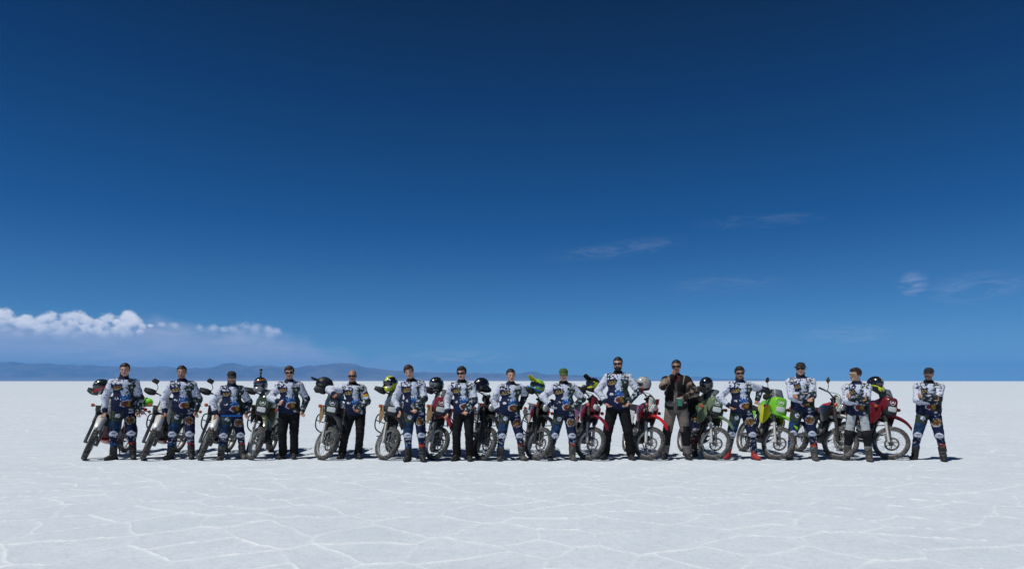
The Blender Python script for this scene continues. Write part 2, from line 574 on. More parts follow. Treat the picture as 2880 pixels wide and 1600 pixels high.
# ------------------------------------------------------------------ signed-distance shapes meshed by surface nets
class SDF:
    """rounded solids blended into one continuous skin"""
    def __init__(s):
        s.ops = []

    def cone(s, a, b, ra, rb, k=0.02, sub=False):
        s.ops.append(('c', np.array(a, float), np.array(b, float), float(ra), float(rb), k, sub))
        return s

    def ell(s, c, r, k=0.02, rot=None, sub=False):
        s.ops.append(('e', np.array(c, float), np.array(r, float), None if rot is None else np.array(rot, float), 0, k, sub))
        return s

    def ball(s, c, r, k=0.02, sub=False):
        return s.ell(c, (r, r, r), k, None, sub)

    def fn(s, lo, hi, f, k=0.0, op='inter'):
        s.ops.append(('f', np.array(lo, float), np.array(hi, float), f, op, k, False))
        return s

    def bounds(s):
        lo, hi = [], []
        for o in s.ops:
            if o[6] or o[0] == 'f':
                continue
            if o[0] == 'c':
                r = max(o[3], o[4])
                lo.append(np.minimum(o[1], o[2]) - r); hi.append(np.maximum(o[1], o[2]) + r)
            else:
                r = o[2].max() if o[3] is not None else o[2]
                lo.append(o[1] - r); hi.append(o[1] + r)
        return np.min(lo, 0), np.max(hi, 0)

    def mesh(s, h, lo=None, hi=None):
        blo, bhi = s.bounds()
        lo = blo - 3 * h if lo is None else np.array(lo, float)
        hi = bhi + 3 * h if hi is None else np.array(hi, float)
        n = np.ceil((hi - lo) / h).astype(int) + 1
        ax = [lo[i] + np.arange(n[i]) * h for i in range(3)]
        F = np.full(n, 1.0e3, dtype=np.float32)
        for o in s.ops:
            k = o[5]
            if o[0] == 'c':
                r = max(o[3], o[4])
                a0, a1 = np.minimum(o[1], o[2]) - r, np.maximum(o[1], o[2]) + r
            elif o[0] == 'e':
                r = o[2].max() if o[3] is not None else o[2]
                a0, a1 = o[1] - r, o[1] + r
            else:
                a0, a1 = o[1], o[2]
            pad = k + 2.5 * h
            i0 = np.clip(np.floor((a0 - pad - lo) / h).astype(int), 0, n)
            i1 = np.clip(np.ceil((a1 + pad - lo) / h).astype(int) + 1, 0, n)
            if np.any(i1 <= i0):
                continue
            sl = tuple(slice(i0[d], i1[d]) for d in range(3))
            X, Y, Z = np.meshgrid(ax[0][sl[0]], ax[1][sl[1]], ax[2][sl[2]], indexing='ij')
            if o[0] == 'c':
                ab = o[2] - o[1]
                L = max(float(ab @ ab), 1e-12)
                px, py, pz = X - o[1][0], Y - o[1][1], Z - o[1][2]
                t = np.clip((px * ab[0] + py * ab[1] + pz * ab[2]) / L, 0, 1)
                d = np.sqrt((px - t * ab[0]) ** 2 + (py - t * ab[1]) ** 2 + (pz - t * ab[2]) ** 2) - (o[3] + (o[4] - o[3]) * t)
            elif o[0] == 'e':
                px, py, pz = X - o[1][0], Y - o[1][1], Z - o[1][2]
                if o[3] is not None:
                    M = o[3].T
                    px, py, pz = (M[0, 0] * px + M[0, 1] * py + M[0, 2] * pz, M[1, 0] * px + M[1, 1] * py + M[1, 2] * pz,
                                  M[2, 0] * px + M[2, 1] * py + M[2, 2] * pz)
                rx, ry, rz = o[2]
                k0 = np.sqrt((px / rx) ** 2 + (py / ry) ** 2 + (pz / rz) ** 2)
                k1 = np.sqrt((px / rx ** 2) ** 2 + (py / ry ** 2) ** 2 + (pz / rz ** 2) ** 2)
                d = k0 * (k0 - 1) / np.maximum(k1, 1e-9)
            else:
                d = o[3](X, Y, Z)
            G = F[sl]
            if o[0] == 'f':
                if o[4] == 'inter':
                    G = np.maximum(G, d)
                else:
                    G = np.minimum(G, d)
            elif o[6]:
                hh = np.maximum(k - np.abs(G + d), 0) / max(k, 1e-9)
                G = np.maximum(G, -d) + hh * hh * k * 0.25
            else:
                hh = np.maximum(k - np.abs(G - d), 0) / max(k, 1e-9)
                G = np.minimum(G, d) - hh * hh * k * 0.25
            F[sl] = G
        return surface_net(F, lo, h)


def surface_net(F, lo, h):
    n = F.shape
    S = F < 0
    c = np.zeros((n[0] - 1, n[1] - 1, n[2] - 1), np.int8)
    for a in (0, 1):
        for b in (0, 1):
            for d in (0, 1):
                c += S[a:n[0] - 1 + a, b:n[1] - 1 + b, d:n[2] - 1 + d]
    act = (c > 0) & (c < 8)
    I = np.argwhere(act)
    idx = np.full(c.shape, -1, np.int64)
    idx[act] = np.arange(len(I))
    corners = {}
    for a in (0, 1):
        for b in (0, 1):
            for d in (0, 1):
                corners[(a, b, d)] = F[I[:, 0] + a, I[:, 1] + b, I[:, 2] + d].astype(np.float64)
    acc = np.zeros((len(I), 3))
    cnt = np.zeros(len(I))
    for ax_ in range(3):
        for a in (0, 1):
            for b in (0, 1):
                k0 = [a, b]; k0.insert(ax_, 0)
                k1 = [a, b]; k1.insert(ax_, 1)
                f0, f1 = corners[tuple(k0)], corners[tuple(k1)]
                x = (f0 < 0) != (f1 < 0)
                t = np.clip(f0 / np.where(np.abs(f0 - f1) < 1e-12, 1e-12, f0 - f1), 0, 1)
                p = np.zeros((len(I), 3)) + np.array(k0)
                p[:, ax_] = t
                acc[x] += p[x]
                cnt[x] += 1
    v = lo + (I + acc / np.maximum(cnt, 1)[:, None]) * h
    faces = []
    for ax_ in range(3):
        sl0 = [slice(None)] * 3
        sl1 = [slice(None)] * 3
        sl0[ax_] = slice(0, n[ax_] - 1)
        sl1[ax_] = slice(1, n[ax_])
        A, B = S[tuple(sl0)], S[tuple(sl1)]
        E = np.argwhere(A != B)
        o1, o2 = (ax_ + 1) % 3, (ax_ + 2) % 3
        ok = (E[:, o1] > 0) & (E[:, o2] > 0) & (E[:, o1] < n[o1] - 1) & (E[:, o2] < n[o2] - 1)
        E = E[ok]
        q = []
        for (s1, s2) in ((-1, -1), (0, -1), (0, 0), (-1, 0)):
            G = E.copy()
            G[:, o1] += s1
            G[:, o2] += s2
            q.append(idx[G[:, 0], G[:, 1], G[:, 2]])
        q = np.stack(q, 1)
        flip = B[E[:, 0], E[:, 1], E[:, 2]]
        q[flip] = q[flip][:, ::-1]
        faces.append(q)
    f = np.concatenate(faces)
    f = f[(f >= 0).all(1)]
    return v, f


def vnormals(v, f):
    a, b, c, d = (v[f[:, i]] for i in range(4))
    fn = np.cross(c - a, d - b)
    nn = np.zeros_like(v)
    for i in range(4):
        np.add.at(nn, f[:, i], fn)
    return nn / np.maximum(np.linalg.norm(nn, axis=1, keepdims=True), 1e-12)


def smooth_mesh(v, f, it=1, lam=0.5):
    for _ in range(it):
        acc = np.zeros_like(v)
        cnt = np.zeros(len(v))
        for i in range(4):
            a, b = f[:, i], f[:, (i + 1) % 4]
            np.add.at(acc, a, v[b]); np.add.at(acc, b, v[a])
            np.add.at(cnt, a, 1); np.add.at(cnt, b, 1)
        v = v + lam * (acc / np.maximum(cnt, 1)[:, None] - v)
    return v




# ------------------------------------------------------------------ people
def V3(*a):
    return np.array(a, float)


def rotm(axis, deg):
    return np.array(Matrix.Rotation(R(deg), 3, axis))


def unit(v):
    return v / max(np.linalg.norm(v), 1e-9)


def ik(a, b, l1, l2, pole):
    """middle joint of a two-bone limb from a to b bending towards pole"""
    d = b - a
    L = np.linalg.norm(d)
    if L > (l1 + l2) * 0.995:
        b = a + d / L * (l1 + l2) * 0.995
        d = b - a
        L = np.linalg.norm(d)
    u = d / L
    x = (l1 * l1 - l2 * l2 + L * L) / (2 * L)
    h = math.sqrt(max(l1 * l1 - x * x, 0))
    p = pole - u * (pole @ u)
    return a + u * x + unit(p) * h, b


def seg_t(p, a, b):
    ab = b - a
    t = np.clip(((p - a) @ ab) / (ab @ ab), 0, 1)
    d = np.linalg.norm(p - (a + t[:, None] * ab), axis=1)
    return t, d


C_NAVY = V3(0.008, 0.013, 0.042)
C_WHITE = V3(0.56, 0.59, 0.68)
C_CAMO = V3(0.022, 0.035, 0.026)
C_CAMO2 = V3(0.055, 0.062, 0.050)
C_BLUE = V3(0.010, 0.055, 0.22)
C_LBLUE = V3(0.09, 0.27, 0.55)
C_RED = V3(0.28, 0.030, 0.018)
C_YEL = V3(0.52, 0.31, 0.03)
C_BLACK = V3(0.008, 0.008, 0.010)


def put(col, m, c):
    col[m] = c


def paint_jersey(v, sk, seed, blue_hem=False, collar=C_NAVY):
    """printed race jersey: white sleeve, dark sleeve, splash, script patch and figure patch"""
    n = len(v)
    col = np.tile(C_NAVY, (n, 1))
    q = v.copy()
    n1 = fbm(q, 30, seed, 3)
    n2 = fbm(q, 46, seed + 4, 3)
    n3 = fbm(q, 11, seed + 8, 3)
    ch, pe = sk['chest'], sk['pelvis']
    v0, v1 = sk['hem'], sk['neck'][2] - 0.02
    vv = (v[:, 2] - v0) / (v1 - v0)
    cx = pe[0] + (ch[0] - pe[0]) * np.clip((v[:, 2] - pe[2]) / (ch[2] - pe[2]), 0, 1.3)
    cy = pe[1] + (ch[1] - pe[1]) * np.clip((v[:, 2] - pe[2]) / (ch[2] - pe[2]), 0, 1.3)
    u = (v[:, 0] - cx) / 0.215
    front = v[:, 1] < cy + 0.01
    # back
    bk = ~front
    put(col, bk & (n3 > 0.55), C_WHITE)
    # right-hand half: dark camouflage
    put(col, front & (u > 0.30 + 0.3 * (n1 - 0.5)) & (vv > 0.10), C_CAMO)
    put(col, front & (u > 0.30) & (n2 > 0.57) & (vv > 0.30), C_CAMO2)
    # white burst down the middle, paler blue towards its foot
    spl = (u > -0.16 + 0.7 * (n1 - 0.5) + 0.10 * vv) & (u < 0.50 - 0.25 * vv + 0.8 * (n2 - 0.5)) & (vv > 0.36) & (vv < 0.97)
    put(col, front & spl, C_WHITE)
    put(col, front & spl & (n2 > 0.62), V3(0.30, 0.42, 0.60))
    # shoulders: navy and white blots
    yoke = (vv > 0.83 - 0.12 * (n3 - 0.5)) & (np.abs(u) > 0.16)
    put(col, front & yoke & (n2 < 0.475), C_WHITE)
    put(col, bk & (vv > 0.84) & (n1 < 0.5), C_WHITE)
    # script patch on the chest: several thin dull yellow strokes on navy
    e = ((u + 0.47) / 0.36) ** 2 + ((vv - 0.735 - 0.06 * (u + 0.47)) / 0.072) ** 2
    put(col, front & (e < 1.3), C_NAVY)
    wav = (vv - 0.735 - 0.06 * (u + 0.47)) / 0.072
    st = np.sin(u * 30 + 2.5 * np.sin(wav * 2.2 + 0.7)) + 3.2 * (n2 - 0.5)
    put(col, front & (e < 0.95) & (np.abs(wav) < 0.55) & (st > 0.15), V3(0.30, 0.21, 0.035))
    put(col, front & (e < 1.0) & (np.abs(wav + 0.70) < 0.18), V3(0.30, 0.25, 0.14))
    put(col, front & (e < 0.95) & (np.abs(wav) < 0.45) & (st < -0.9), V3(0.17, 0.03, 0.02))
    # small marks
    put(col, front & (((u - 0.62) / 0.09) ** 2 + ((vv - 0.74) / 0.035) ** 2 < 1 - 1.2 * np.abs(n1 - 0.5)), V3(0.45, 0.45, 0.34))
    put(col, front & (((u + 0.50) / 0.15) ** 2 + ((vv - 0.41) / 0.035) ** 2 < 1.1) & (n2 > 0.47), C_WHITE)
    # blue crown shaped splash
    spike = 0.11 * np.abs(((u * 5.2 + 0.3) % 1.0) - 0.5) * 2
    cr = (np.abs(u - 0.16) < 0.33 + 0.2 * (n2 - 0.5)) & (vv < 0.45 + spike + 0.16 * (n1 - 0.5)) & (vv > 0.345)
    put(col, front & cr, C_BLUE)
    put(col, front & cr & (n2 > 0.60) & (vv > 0.40), C_LBLUE)
    # figure patch low on the right: pale lower edge, rusty, yellow and dark blots
    pu, pv = u - 0.32 + 0.18 * (n1 - 0.5), vv - 0.255 + 0.06 * (n2 - 0.5)
    e = (pu / 0.50) ** 2 + (pv / 0.105) ** 2
    put(col, front & (e < 1.20) & (e > 0.80) & (pu - 3.0 * pv < 0.02), C_WHITE * 0.85)
    put(col, front & (e < 0.84), V3(0.045, 0.030, 0.022))
    put(col, front & (e < 0.84) & (pu < -0.08) & (n2 > 0.36), V3(0.15, 0.032, 0.022))
    put(col, front & (((pu - 0.08) / 0.20) ** 2 + ((pv - 0.01) / 0.085) ** 2 < 0.9) & (n1 > 0.41), V3(0.25, 0.16, 0.03))
    put(col, front & (((pu - 0.36) / 0.16) ** 2 + (pv / 0.09) ** 2 < 0.9), C_BLACK)
    put(col, front & (((u - 0.52) / 0.12) ** 2 + ((vv - 0.085) / 0.03) ** 2 < 1.2) & (n2 > 0.45), C_WHITE * 0.8)
    # hem
    if blue_hem:
        put(col, vv < 0.055 + 0.03 * (n1 - 0.5), V3(0.015, 0.13, 0.55))
    put(col, (vv > 0.97) & (np.abs(u) < 0.40), collar)
    # sleeves
    for s, (sh, elb, wr) in enumerate((sk['armL'], sk['armR'])):
        t1, d1 = seg_t(v, sh, elb)
        t2, d2 = seg_t(v, elb, wr)
        dd = np.minimum(d1, d2)
        t = np.where(d1 < d2, t1 * 0.52, 0.52 + t2 * 0.48)
        side = (v[:, 0] - cx) * (-1 if s == 0 else 1)
        arm = (dd < 0.096) & ((t > 0.16) | (side > 0.200)) & ~((side < 0.12) & (t < 0.4))
        if s == 0:
            put(col, arm, C_WHITE)
            put(col, arm & (n2 > 0.69), C_NAVY)
            put(col, arm & (t > 0.90), C_NAVY)
            put(col, arm & (t > 0.24) & (t < 0.36) & (n2 > 0.60) & (v[:, 0] < sh[0]), C_NAVY * 2)
        else:
            put(col, arm, C_WHITE)
            put(col, arm & (n2 > 0.64), C_NAVY)
            low = arm & (t > 0.44 + 0.12 * (n3 - 0.5))
            put(col, low, C_CAMO)
            put(col, low & (n2 > 0.55), C_NAVY)
            put(col, low & (n1 > 0.63), C_WHITE * 0.75)
    return col


def paint_mx(v, sk, seed, plain_shin=False):
    """printed motocross trousers with pale knee cups"""
    col = np.tile(C_NAVY, (len(v), 1))
    n1 = fbm(v, 26, seed + 21, 3)
    n2 = fbm(v, 42, seed + 25, 3)
    front = None
    for s, (hip, kn, an) in enumerate((sk['legL'], sk['legR'])):
        t1, d1 = seg_t(v, hip, kn)
        t2, d2 = seg_t(v, kn, an)
        mid = (sk['legL'][0][0] + sk['legR'][0][0]) / 2
        mine = (v[:, 0] < mid) if s == 0 else (v[:, 0] >= mid)
        o0, o1 = sk['legL' if s == 1 else 'legR'][0:2]
        up = mine & (v[:, 2] > kn[2])
        dn = mine & ~up
        fr = v[:, 1] < hip[1] + (kn[1] - hip[1]) * t1
        lx = v[:, 0] - (hip[0] + (kn[0] - hip[0]) * t1)
        sx_ = v[:, 0] - (kn[0] + (an[0] - kn[0]) * t2)
        if s == 0:
            put(col, up & (t1 < 0.55), C_CAMO)
            put(col, up & (t1 < 0.55) & (n2 > 0.56), C_CAMO2)
            put(col, up & fr & (((lx - 0.02) / 0.04) ** 2 + ((t1 - 0.30) / 0.10) ** 2 < 1) & (n2 > 0.42), C_WHITE)
            put(col, up & (t1 > 0.52 + 0.2 * (n1 - 0.5)) & (t1 < 0.86), V3(0.012, 0.030, 0.062))
            put(col, up & (t1 > 0.55) & (n1 > 0.57), V3(0.015, 0.055, 0.14))
        else:
            put(col, up & fr & (np.abs(lx - 0.03) < 0.045) & (np.abs(t1 - 0.16) < 0.05) & (n2 > 0.40), C_WHITE * 0.8)
            lw = lx + 0.05 * (n1 - 0.5)
            tw = t1 + 0.16 * (n2 - 0.5)
            e = (lw / 0.074) ** 2 + ((tw - 0.50) / 0.17) ** 2
            put(col, up & fr & (e < 1.2) & (n2 > 0.44), C_WHITE * 0.7)
            put(col, up & fr & (e < 0.80), V3(0.050, 0.026, 0.016))
            put(col, up & fr & (e < 0.78) & (n2 > 0.50), V3(0.24, 0.145, 0.030))
            put(col, up & fr & (e < 0.78) & (n1 > 0.60), V3(0.15, 0.035, 0.02))
        zc = kn[2] - 0.01
        kl = v[:, 0] - kn[0]
        ke = (kl / 0.072) ** 2 + ((v[:, 2] - zc + 0.25 * np.abs(kl)) / 0.046) ** 2 + 0.7 * (n1 - 0.5)
        kf = mine & (v[:, 1] < kn[1] + 0.01)
        put(col, kf & (ke < 1.05), C_WHITE)
        put(col, kf & (((kl) / 0.035) ** 2 + ((v[:, 2] - zc) / 0.014) ** 2 < 1), V3(0.20, 0.20, 0.26))
        put(col, dn & (n2 > 0.62) & (ke > 1.2), C_WHITE * 0.75)
        if plain_shin:
            continue
        if s == 0:
            put(col, dn & (t2 > 0.46) & (t2 < 0.74) & (n2 > 0.47), V3(0.015, 0.10, 0.32))
        else:
            put(col, dn & (t2 > 0.42) & (t2 < 0.70) & (n2 > 0.49), V3(0.46, 0.060, 0.022))
    return col


def paint_plain(c, amt=0.25, seed=0):
    def f(v, sk, sd):
        n = fbm(v, 9, sd + seed, 4)
        return np.tile(c, (len(v), 1)) * (1 - amt + 2 * amt * n)[:, None]
    return f


def paint_grey_trousers(v, sk, seed):
    col = np.tile(C_BLACK * 1.5, (len(v), 1))
    n1 = fbm(v, 16, seed, 3)
    for hip, kn, an in (sk['legL'], sk['legR']):
        t1, d1 = seg_t(v, hip, kn)
        lx = v[:, 0] - (hip[0] + (kn[0] - hip[0]) * t1)
        fr = v[:, 1] < hip[1] + (kn[1] - hip[1]) * t1
        up = (v[:, 2] > kn[2] + 0.02) & (d1 < 0.12)
        g = up & fr & (np.abs(lx) < 0.072) & (t1 > 0.10) & (t1 < 0.84)
        put(col, g, V3(0.36, 0.39, 0.40))
        put(col, g & (n1 > 0.62), V3(0.26, 0.28, 0.29))
        t2, d2 = seg_t(v, kn, an)
        put(col, (v[:, 2] < kn[2]) & (d2 < 0.12) & (t2 > 0.52), V3(0.26, 0.26, 0.25))
        put(col, (v[:, 2] < kn[2]) & (d2 < 0.12) & (t2 > 0.52) & (n1 > 0.58), V3(0.06, 0.06, 0.06))
    return col


def paint_khaki(v, sk, seed):
    n = fbm(v, 11, seed, 4)
    col = np.tile(V3(0.135, 0.115, 0.098), (len(v), 1)) * (0.65 + 0.7 * n)[:, None]
    for hip, kn, an in (sk['legL'], sk['legR']):
        t1, d1 = seg_t(v, hip, kn)
        t2, d2 = seg_t(v, kn, an)
        m = (v[:, 2] < kn[2] + 0.10) & (v[:, 2] > an[2] + 0.17) & (np.minimum(d1, d2) < 0.14) & ~((v[:, 0] * (1 if hip[0] > 0 else -1) < abs(kn[0]) - 0.045) & (v[:, 2] > kn[2]))
        put(col, m, C_BLACK * 1.3)
        put(col, (v[:, 2] <= an[2] + 0.17) & (d2 < 0.14) & (n > 0.45), V3(0.20, 0.17, 0.16))
    return col


def paint_jacket(v, sk, seed):
    n = fbm(v, 12, seed, 4)
    cx = sk['chest'][0]
    u = (v[:, 0] - cx) / 0.2
    col = np.tile(V3(0.012, 0.010, 0.010), (len(v), 1))
    vv = (v[:, 2] - sk['hem']) / (sk['neck'][2] - sk['hem'])
    fr = v[:, 1] < sk['chest'][1]
    put(col, fr & (np.abs(u + 0.06) < 0.16 - 0.10 * vv + 0.1 * (n - 0.5)) & (vv < 0.80), V3(0.11, 0.10, 0.092))
    put(col, fr & (np.abs(u + 0.20) < 0.05) & (vv < 0.55), V3(0.22, 0.18, 0.15))
    put(col, fr & (vv > 0.80) & (np.abs(u) < 0.3), V3(0.060, 0.016, 0.018))
    put(col, fr & (np.abs(np.abs(u) - 0.74 + 0.6 * (1 - vv)) < 0.05) & (vv > 0.72), V3(0.26, 0.19, 0.14))
    for sh, elb, wr in (sk['armL'], sk['armR']):
        t1, d1 = seg_t(v, sh, elb)
        t2, d2 = seg_t(v, elb, wr)
        a = (np.minimum(d1, d2) < 0.095) & (np.abs(v[:, 0] - cx) > 0.14)
        low = a & ((t1 > 0.30) | (d2 < d1))
        put(col, low & (n > 0.42), V3(0.17, 0.128, 0.10))
        put(col, low & (n > 0.63), V3(0.27, 0.21, 0.17))
        put(col, (d2 < d1) & (t2 > 0.78) & a, V3(0.03, 0.024, 0.02))
    return col


def build_head(head):
    """head in its own frame, facing -y; returns verts, faces, colours"""
    sd = SDF()
    sd.ell((0, 0.012, 0.036), (0.075, 0.095, 0.084), 0.02)
    sd.ell((0, -0.032, -0.028), (0.061, 0.062, 0.084), 0.03)
    sd.ell((0, -0.040, -0.070), (0.050, 0.048, 0.042), 0.03)
    sd.ball((0, -0.078, -0.096), 0.018, 0.025)
    for s in (-1, 1):
        sd.ell((s * 0.042, -0.062, -0.018), (0.022, 0.024, 0.02), 0.02)
        sd.cone((s * 0.012, -0.090, 0.024), (s * 0.046, -0.076, 0.022), 0.010, 0.009, 0.014)
        sd.ball((s * 0.032, -0.103, 0.002), 0.0145, 0.010, True)
        sd.ball((s * 0.031, -0.078, 0.002), 0.0125, 0.004)
        sd.ell((s * 0.077, 0.012, -0.008), (0.009, 0.019, 0.031), 0.008)
        sd.ball((s * 0.011, -0.101, -0.030), 0.0085, 0.008)
    sd.cone((0, -0.090, 0.016), (0, -0.111, -0.024), 0.008, 0.0115, 0.012)
    sd.ell((0, -0.094, -0.055), (0.023, 0.010, 0.006), 0.006)
    sd.ell((0, -0.092, -0.067), (0.020, 0.010, 0.007), 0.006)
    sd.cone((0, 0.018, -0.05), (0, 0.040, -0.185), 0.056, 0.062, 0.03)
    v, f = sd.mesh(0.0052)
    skin = np.array(head.get('skin', (0.36, 0.20, 0.135)))
    n = fbm(v, 40, 5, 3)
    col = np.tile(skin, (len(v), 1)) * (0.9 + 0.2 * n)[:, None]
    # flush of cheeks, nose and ears
    for c, r in (((0.045, -0.075, -0.022), 0.028), ((-0.045, -0.075, -0.022), 0.028), ((0, -0.115, -0.022), 0.02), ((0.08, 0.01, -0.01), 0.03), ((-0.08, 0.01, -0.01), 0.03)):
        wgt = np.exp(-(np.linalg.norm(v - np.array(c), axis=1) / r) ** 2)[:, None] * 0.35
        col = col * (1 - wgt) + skin * V3(1.12, 0.78, 0.72) * wgt
    lip = ((v[:, 0] / 0.026) ** 2 + ((v[:, 2] + 0.061) / 0.013) ** 2 < 1) & (v[:, 1] < -0.07)
    put(col, lip, skin * V3(0.85, 0.48, 0.46))
    put(col, lip & (np.abs(v[:, 2] + 0.0605) < 0.0028), V3(0.03, 0.012, 0.01))
    hc = np.array(head.get('hair_col', (0.012, 0.009, 0.007)))
    for s in (-1, 1):
        d = np.abs(v[:, 2] - 0.028 + (np.abs(v[:, 0]) - 0.03) ** 2 * 6)
        put(col, (d < 0.0055) & (np.abs(v[:, 0] - s * 0.033) < 0.020) & (v[:, 1] < -0.06), hc * 1.2)
        e = np.hypot((v[:, 0] - s * 0.032) / 1.5, v[:, 2] - 0.002)
        eye = (e < 0.0085) & (v[:, 1] < -0.07)
        put(col, eye, V3(0.26, 0.22, 0.20))
        put(col, eye & (np.hypot(v[:, 0] - s * 0.031, v[:, 2] - 0.001) < 0.0065), V3(0.02, 0.012, 0.008))
    st = head.get('stubble', 0.0)
    if st:
        z = v[:, 2]
        m = (z < -0.035) & (z > -0.125) & (v[:, 1] < 0.0) & ~lip & ~((np.abs(v[:, 0]) > 0.02) & (z > -0.05) & (v[:, 1] < -0.08))
        w_ = (m * st * (0.6 + 0.8 * n))[:, None]
        w_ = np.clip(w_, 0, 0.95)
        col = col * (1 - w_) + hc * w_
    if head.get('cut'):
        z = v[:, 2]
        m = (z > 0.02) & (v[:, 1] > -0.055) & ~((v[:, 1] < -0.02) & (z < 0.05))
        w_ = (m * head['cut'] * (0.7 + 0.5 * n))[:, None]
        col = col * (1 - w_) + hc * w_
    return v, f, col


def build_hair(head, style):
    sd = SDF()
    if style == 'beard':
        sd.ell((0, -0.044, -0.076), (0.060, 0.060, 0.056), 0.02)
        sd.ell((0, -0.050, -0.104), (0.046, 0.048, 0.040), 0.02)
        sd.ell((0.052, -0.018, -0.048), (0.020, 0.03, 0.045), 0.02)
        sd.ell((-0.052, -0.018, -0.048), (0.020, 0.03, 0.045), 0.02)
        sd.ell((0, -0.100, -0.044), (0.030, 0.010, 0.008), 0.01)
        sd.ell((0, -0.11, -0.060), (0.017, 0.022, 0.009), 0.004, None, True)
        sd.ell((0, -0.03, -0.02), (0.055, 0.075, 0.032), 0.01, None, True)
    else:
        th = {'short': 0.010, 'mid': 0.017, 'full': 0.022}.get(style, 0.012)
        sd.ell((0, 0.016, 0.040), (0.076 + th, 0.094 + th, 0.083 + th), 0.0)
        if style in ('mid', 'full'):
            sd.ell((0.012, -0.045, 0.100), (0.058, 0.040, 0.030), 0.02)
            sd.ell((-0.02, -0.058, 0.088), (0.045, 0.030, 0.022), 0.02)
        # forehead, temples, ears and nape stay free
        fy = head.get('fringe', 0.066)

        def cutter(X, Y, Z):
            line = np.where(Y < -0.03, fy + 0.020 * (np.abs(X) / 0.06) ** 2 * 0.0 - 0.006 * np.sin(X * 90), np.where(Y < 0.01, -0.005 - (Y + 0.03) * 0.6 + np.clip(-(Y - 0.0) * 1.2, 0, 0.05), -0.028 - np.clip(Y - 0.01, 0, 0.09) * 0.55))
            return (line - Z)
        sd.fn((-0.2, -0.2, -0.2), (0.2, 0.2, 0.2), cutter, 0.0, 'inter')
    v, f = sd.mesh(0.0062)
    nn = vnormals(v, f)
    v = v + nn * ((fbm(v, 55, 3, 3) - 0.5) * 0.016)[:, None]
    hc = np.array(head.get('beard_col' if style == 'beard' else 'hair_col', head.get('hair_col', (0.012, 0.009, 0.007))))
    col = np.tile(hc, (len(v), 1)) * (0.5 + 1.0 * fbm(v, 70, 9, 3))[:, None]
    return v, f, col


def grid_patch(nu, nv, fun, thick):
    """curved sheet with thickness; fun(u,v) -> point, u,v in 0..1"""
    P = np.array([[fun(i / (nu - 1), j / (nv - 1)) for j in range(nv)] for i in range(nu)], float)
    du = np.gradient(P, axis=0)
    dv = np.gradient(P, axis=1)
    nrm = np.cross(du, dv)
    nrm /= np.maximum(np.linalg.norm(nrm, axis=2, keepdims=True), 1e-9)
    A, B = (P + nrm * thick / 2).reshape(-1, 3), (P - nrm * thick / 2).reshape(-1, 3)
    n = nu * nv
    f = []
    for i in range(nu - 1):
        for j in range(nv - 1):
            a, b, c, d = i * nv + j, (i + 1) * nv + j, (i + 1) * nv + j + 1, i * nv + j + 1
            f += [(a, b, c, d), (n + d, n + c, n + b, n + a)]
    for i in range(nu - 1):
        a, b = i * nv, (i + 1) * nv
        f.append((b, a, n + a, n + b))
        a, b = i * nv + nv - 1, (i + 1) * nv + nv - 1
        f.append((a, b, n + b, n + a))
    for j in range(nv - 1):
        a, b = j, j + 1
        f.append((a, b, n + b, n + a))
        a, b = (nu - 1) * nv + j, (nu - 1) * nv + j + 1
        f.append((b, a, n + a, n + b))
    return np.concatenate([A, B]), np.array(f)


def merge(*vf):
    vs_, fs, o = [], [], 0
    for v, f in vf:
        vs_.append(v); fs.append(np.asarray(f) + o); o += len(v)
    return np.concatenate(vs_), np.concatenate(fs)


def build_glasses(wrap):
    parts = []
    for s in (-1, 1):
        w0, w1 = (0.003, 0.066) if wrap else (0.008, 0.062)

        def lens(u, t, s=s):
            x = w0 + (w1 - w0) * u
            hh = 0.021 * (1 - 0.25 * u if wrap else (1 - 0.35 * (2 * u - 1) ** 4))
            y = -0.112 + (x / 0.066) ** 2 * 0.030
            return (s * x, y + abs(t - 0.5) * 0.006, 0.003 + (t - 0.5) * 2 * hh)
        parts.append(grid_patch(9, 5, lens, 0.004))

        def arm(u, t, s=s):
            return (s * (0.064 + 0.014 * min(u * 3, 1)), -0.084 + u * 0.095, 0.006 + (t - 0.5) * 0.012)
        parts.append(grid_patch(7, 3, arm, 0.005))

    def bridge(u, t):
        x = (u - 0.5) * 0.022
        return (x, -0.1135, 0.008 + (t - 0.5) * 0.008)
    parts.append(grid_patch(4, 3, bridge, 0.005))
    return merge(*parts)


def build_cap(kind):
    parts = []

    def dome(u, t):
        a = u * 2 * math.pi
        ph = t * math.pi / 2 * 0.995
        r = math.cos(ph) ** 0.62
        return (0.085 * r * math.sin(a), 0.014 - 0.104 * r * math.cos(a), 0.030 + 0.092 * math.sin(ph) ** 0.95)
    parts.append(grid_patch(28, 8, dome, 0.005))
    if kind == 'cap':
        def brim(u, t):
            a = (u - 0.5) * 2.0
            r = 1.0 + t * 0.70
            x = 0.083 * math.sin(a) * (1 + 0.12 * t)
            y = 0.014 - 0.100 * math.cos(a) * r * (1 if t == 0 else (0.93 + 0.07 * math.cos(a)))
            return (x, y, 0.042 - 0.034 * t - 0.030 * (math.sin(a) ** 2) * (0.4 + 0.6 * t))
        parts.append(grid_patch(13, 5, brim, 0.006))
    else:                                     # soft hat with an all-round brim
        def brim(u, t):
            a = u * 2 * math.pi
            r = 1.0 + t * 0.30
            return (0.089 * r * math.sin(a), 0.014 - 0.107 * r * math.cos(a), 0.034 - 0.012 * t + 0.006 * math.sin(3 * a))
        parts.append(grid_patch(28, 4, brim, 0.006))
    return merge(*parts)


FINGERS = [(-0.033, 0.000, 0.070), (-0.011, 0.003, 0.078), (0.011, 0.001, 0.073), (0.031, -0.004, 0.058)]
_hand_cache = {}


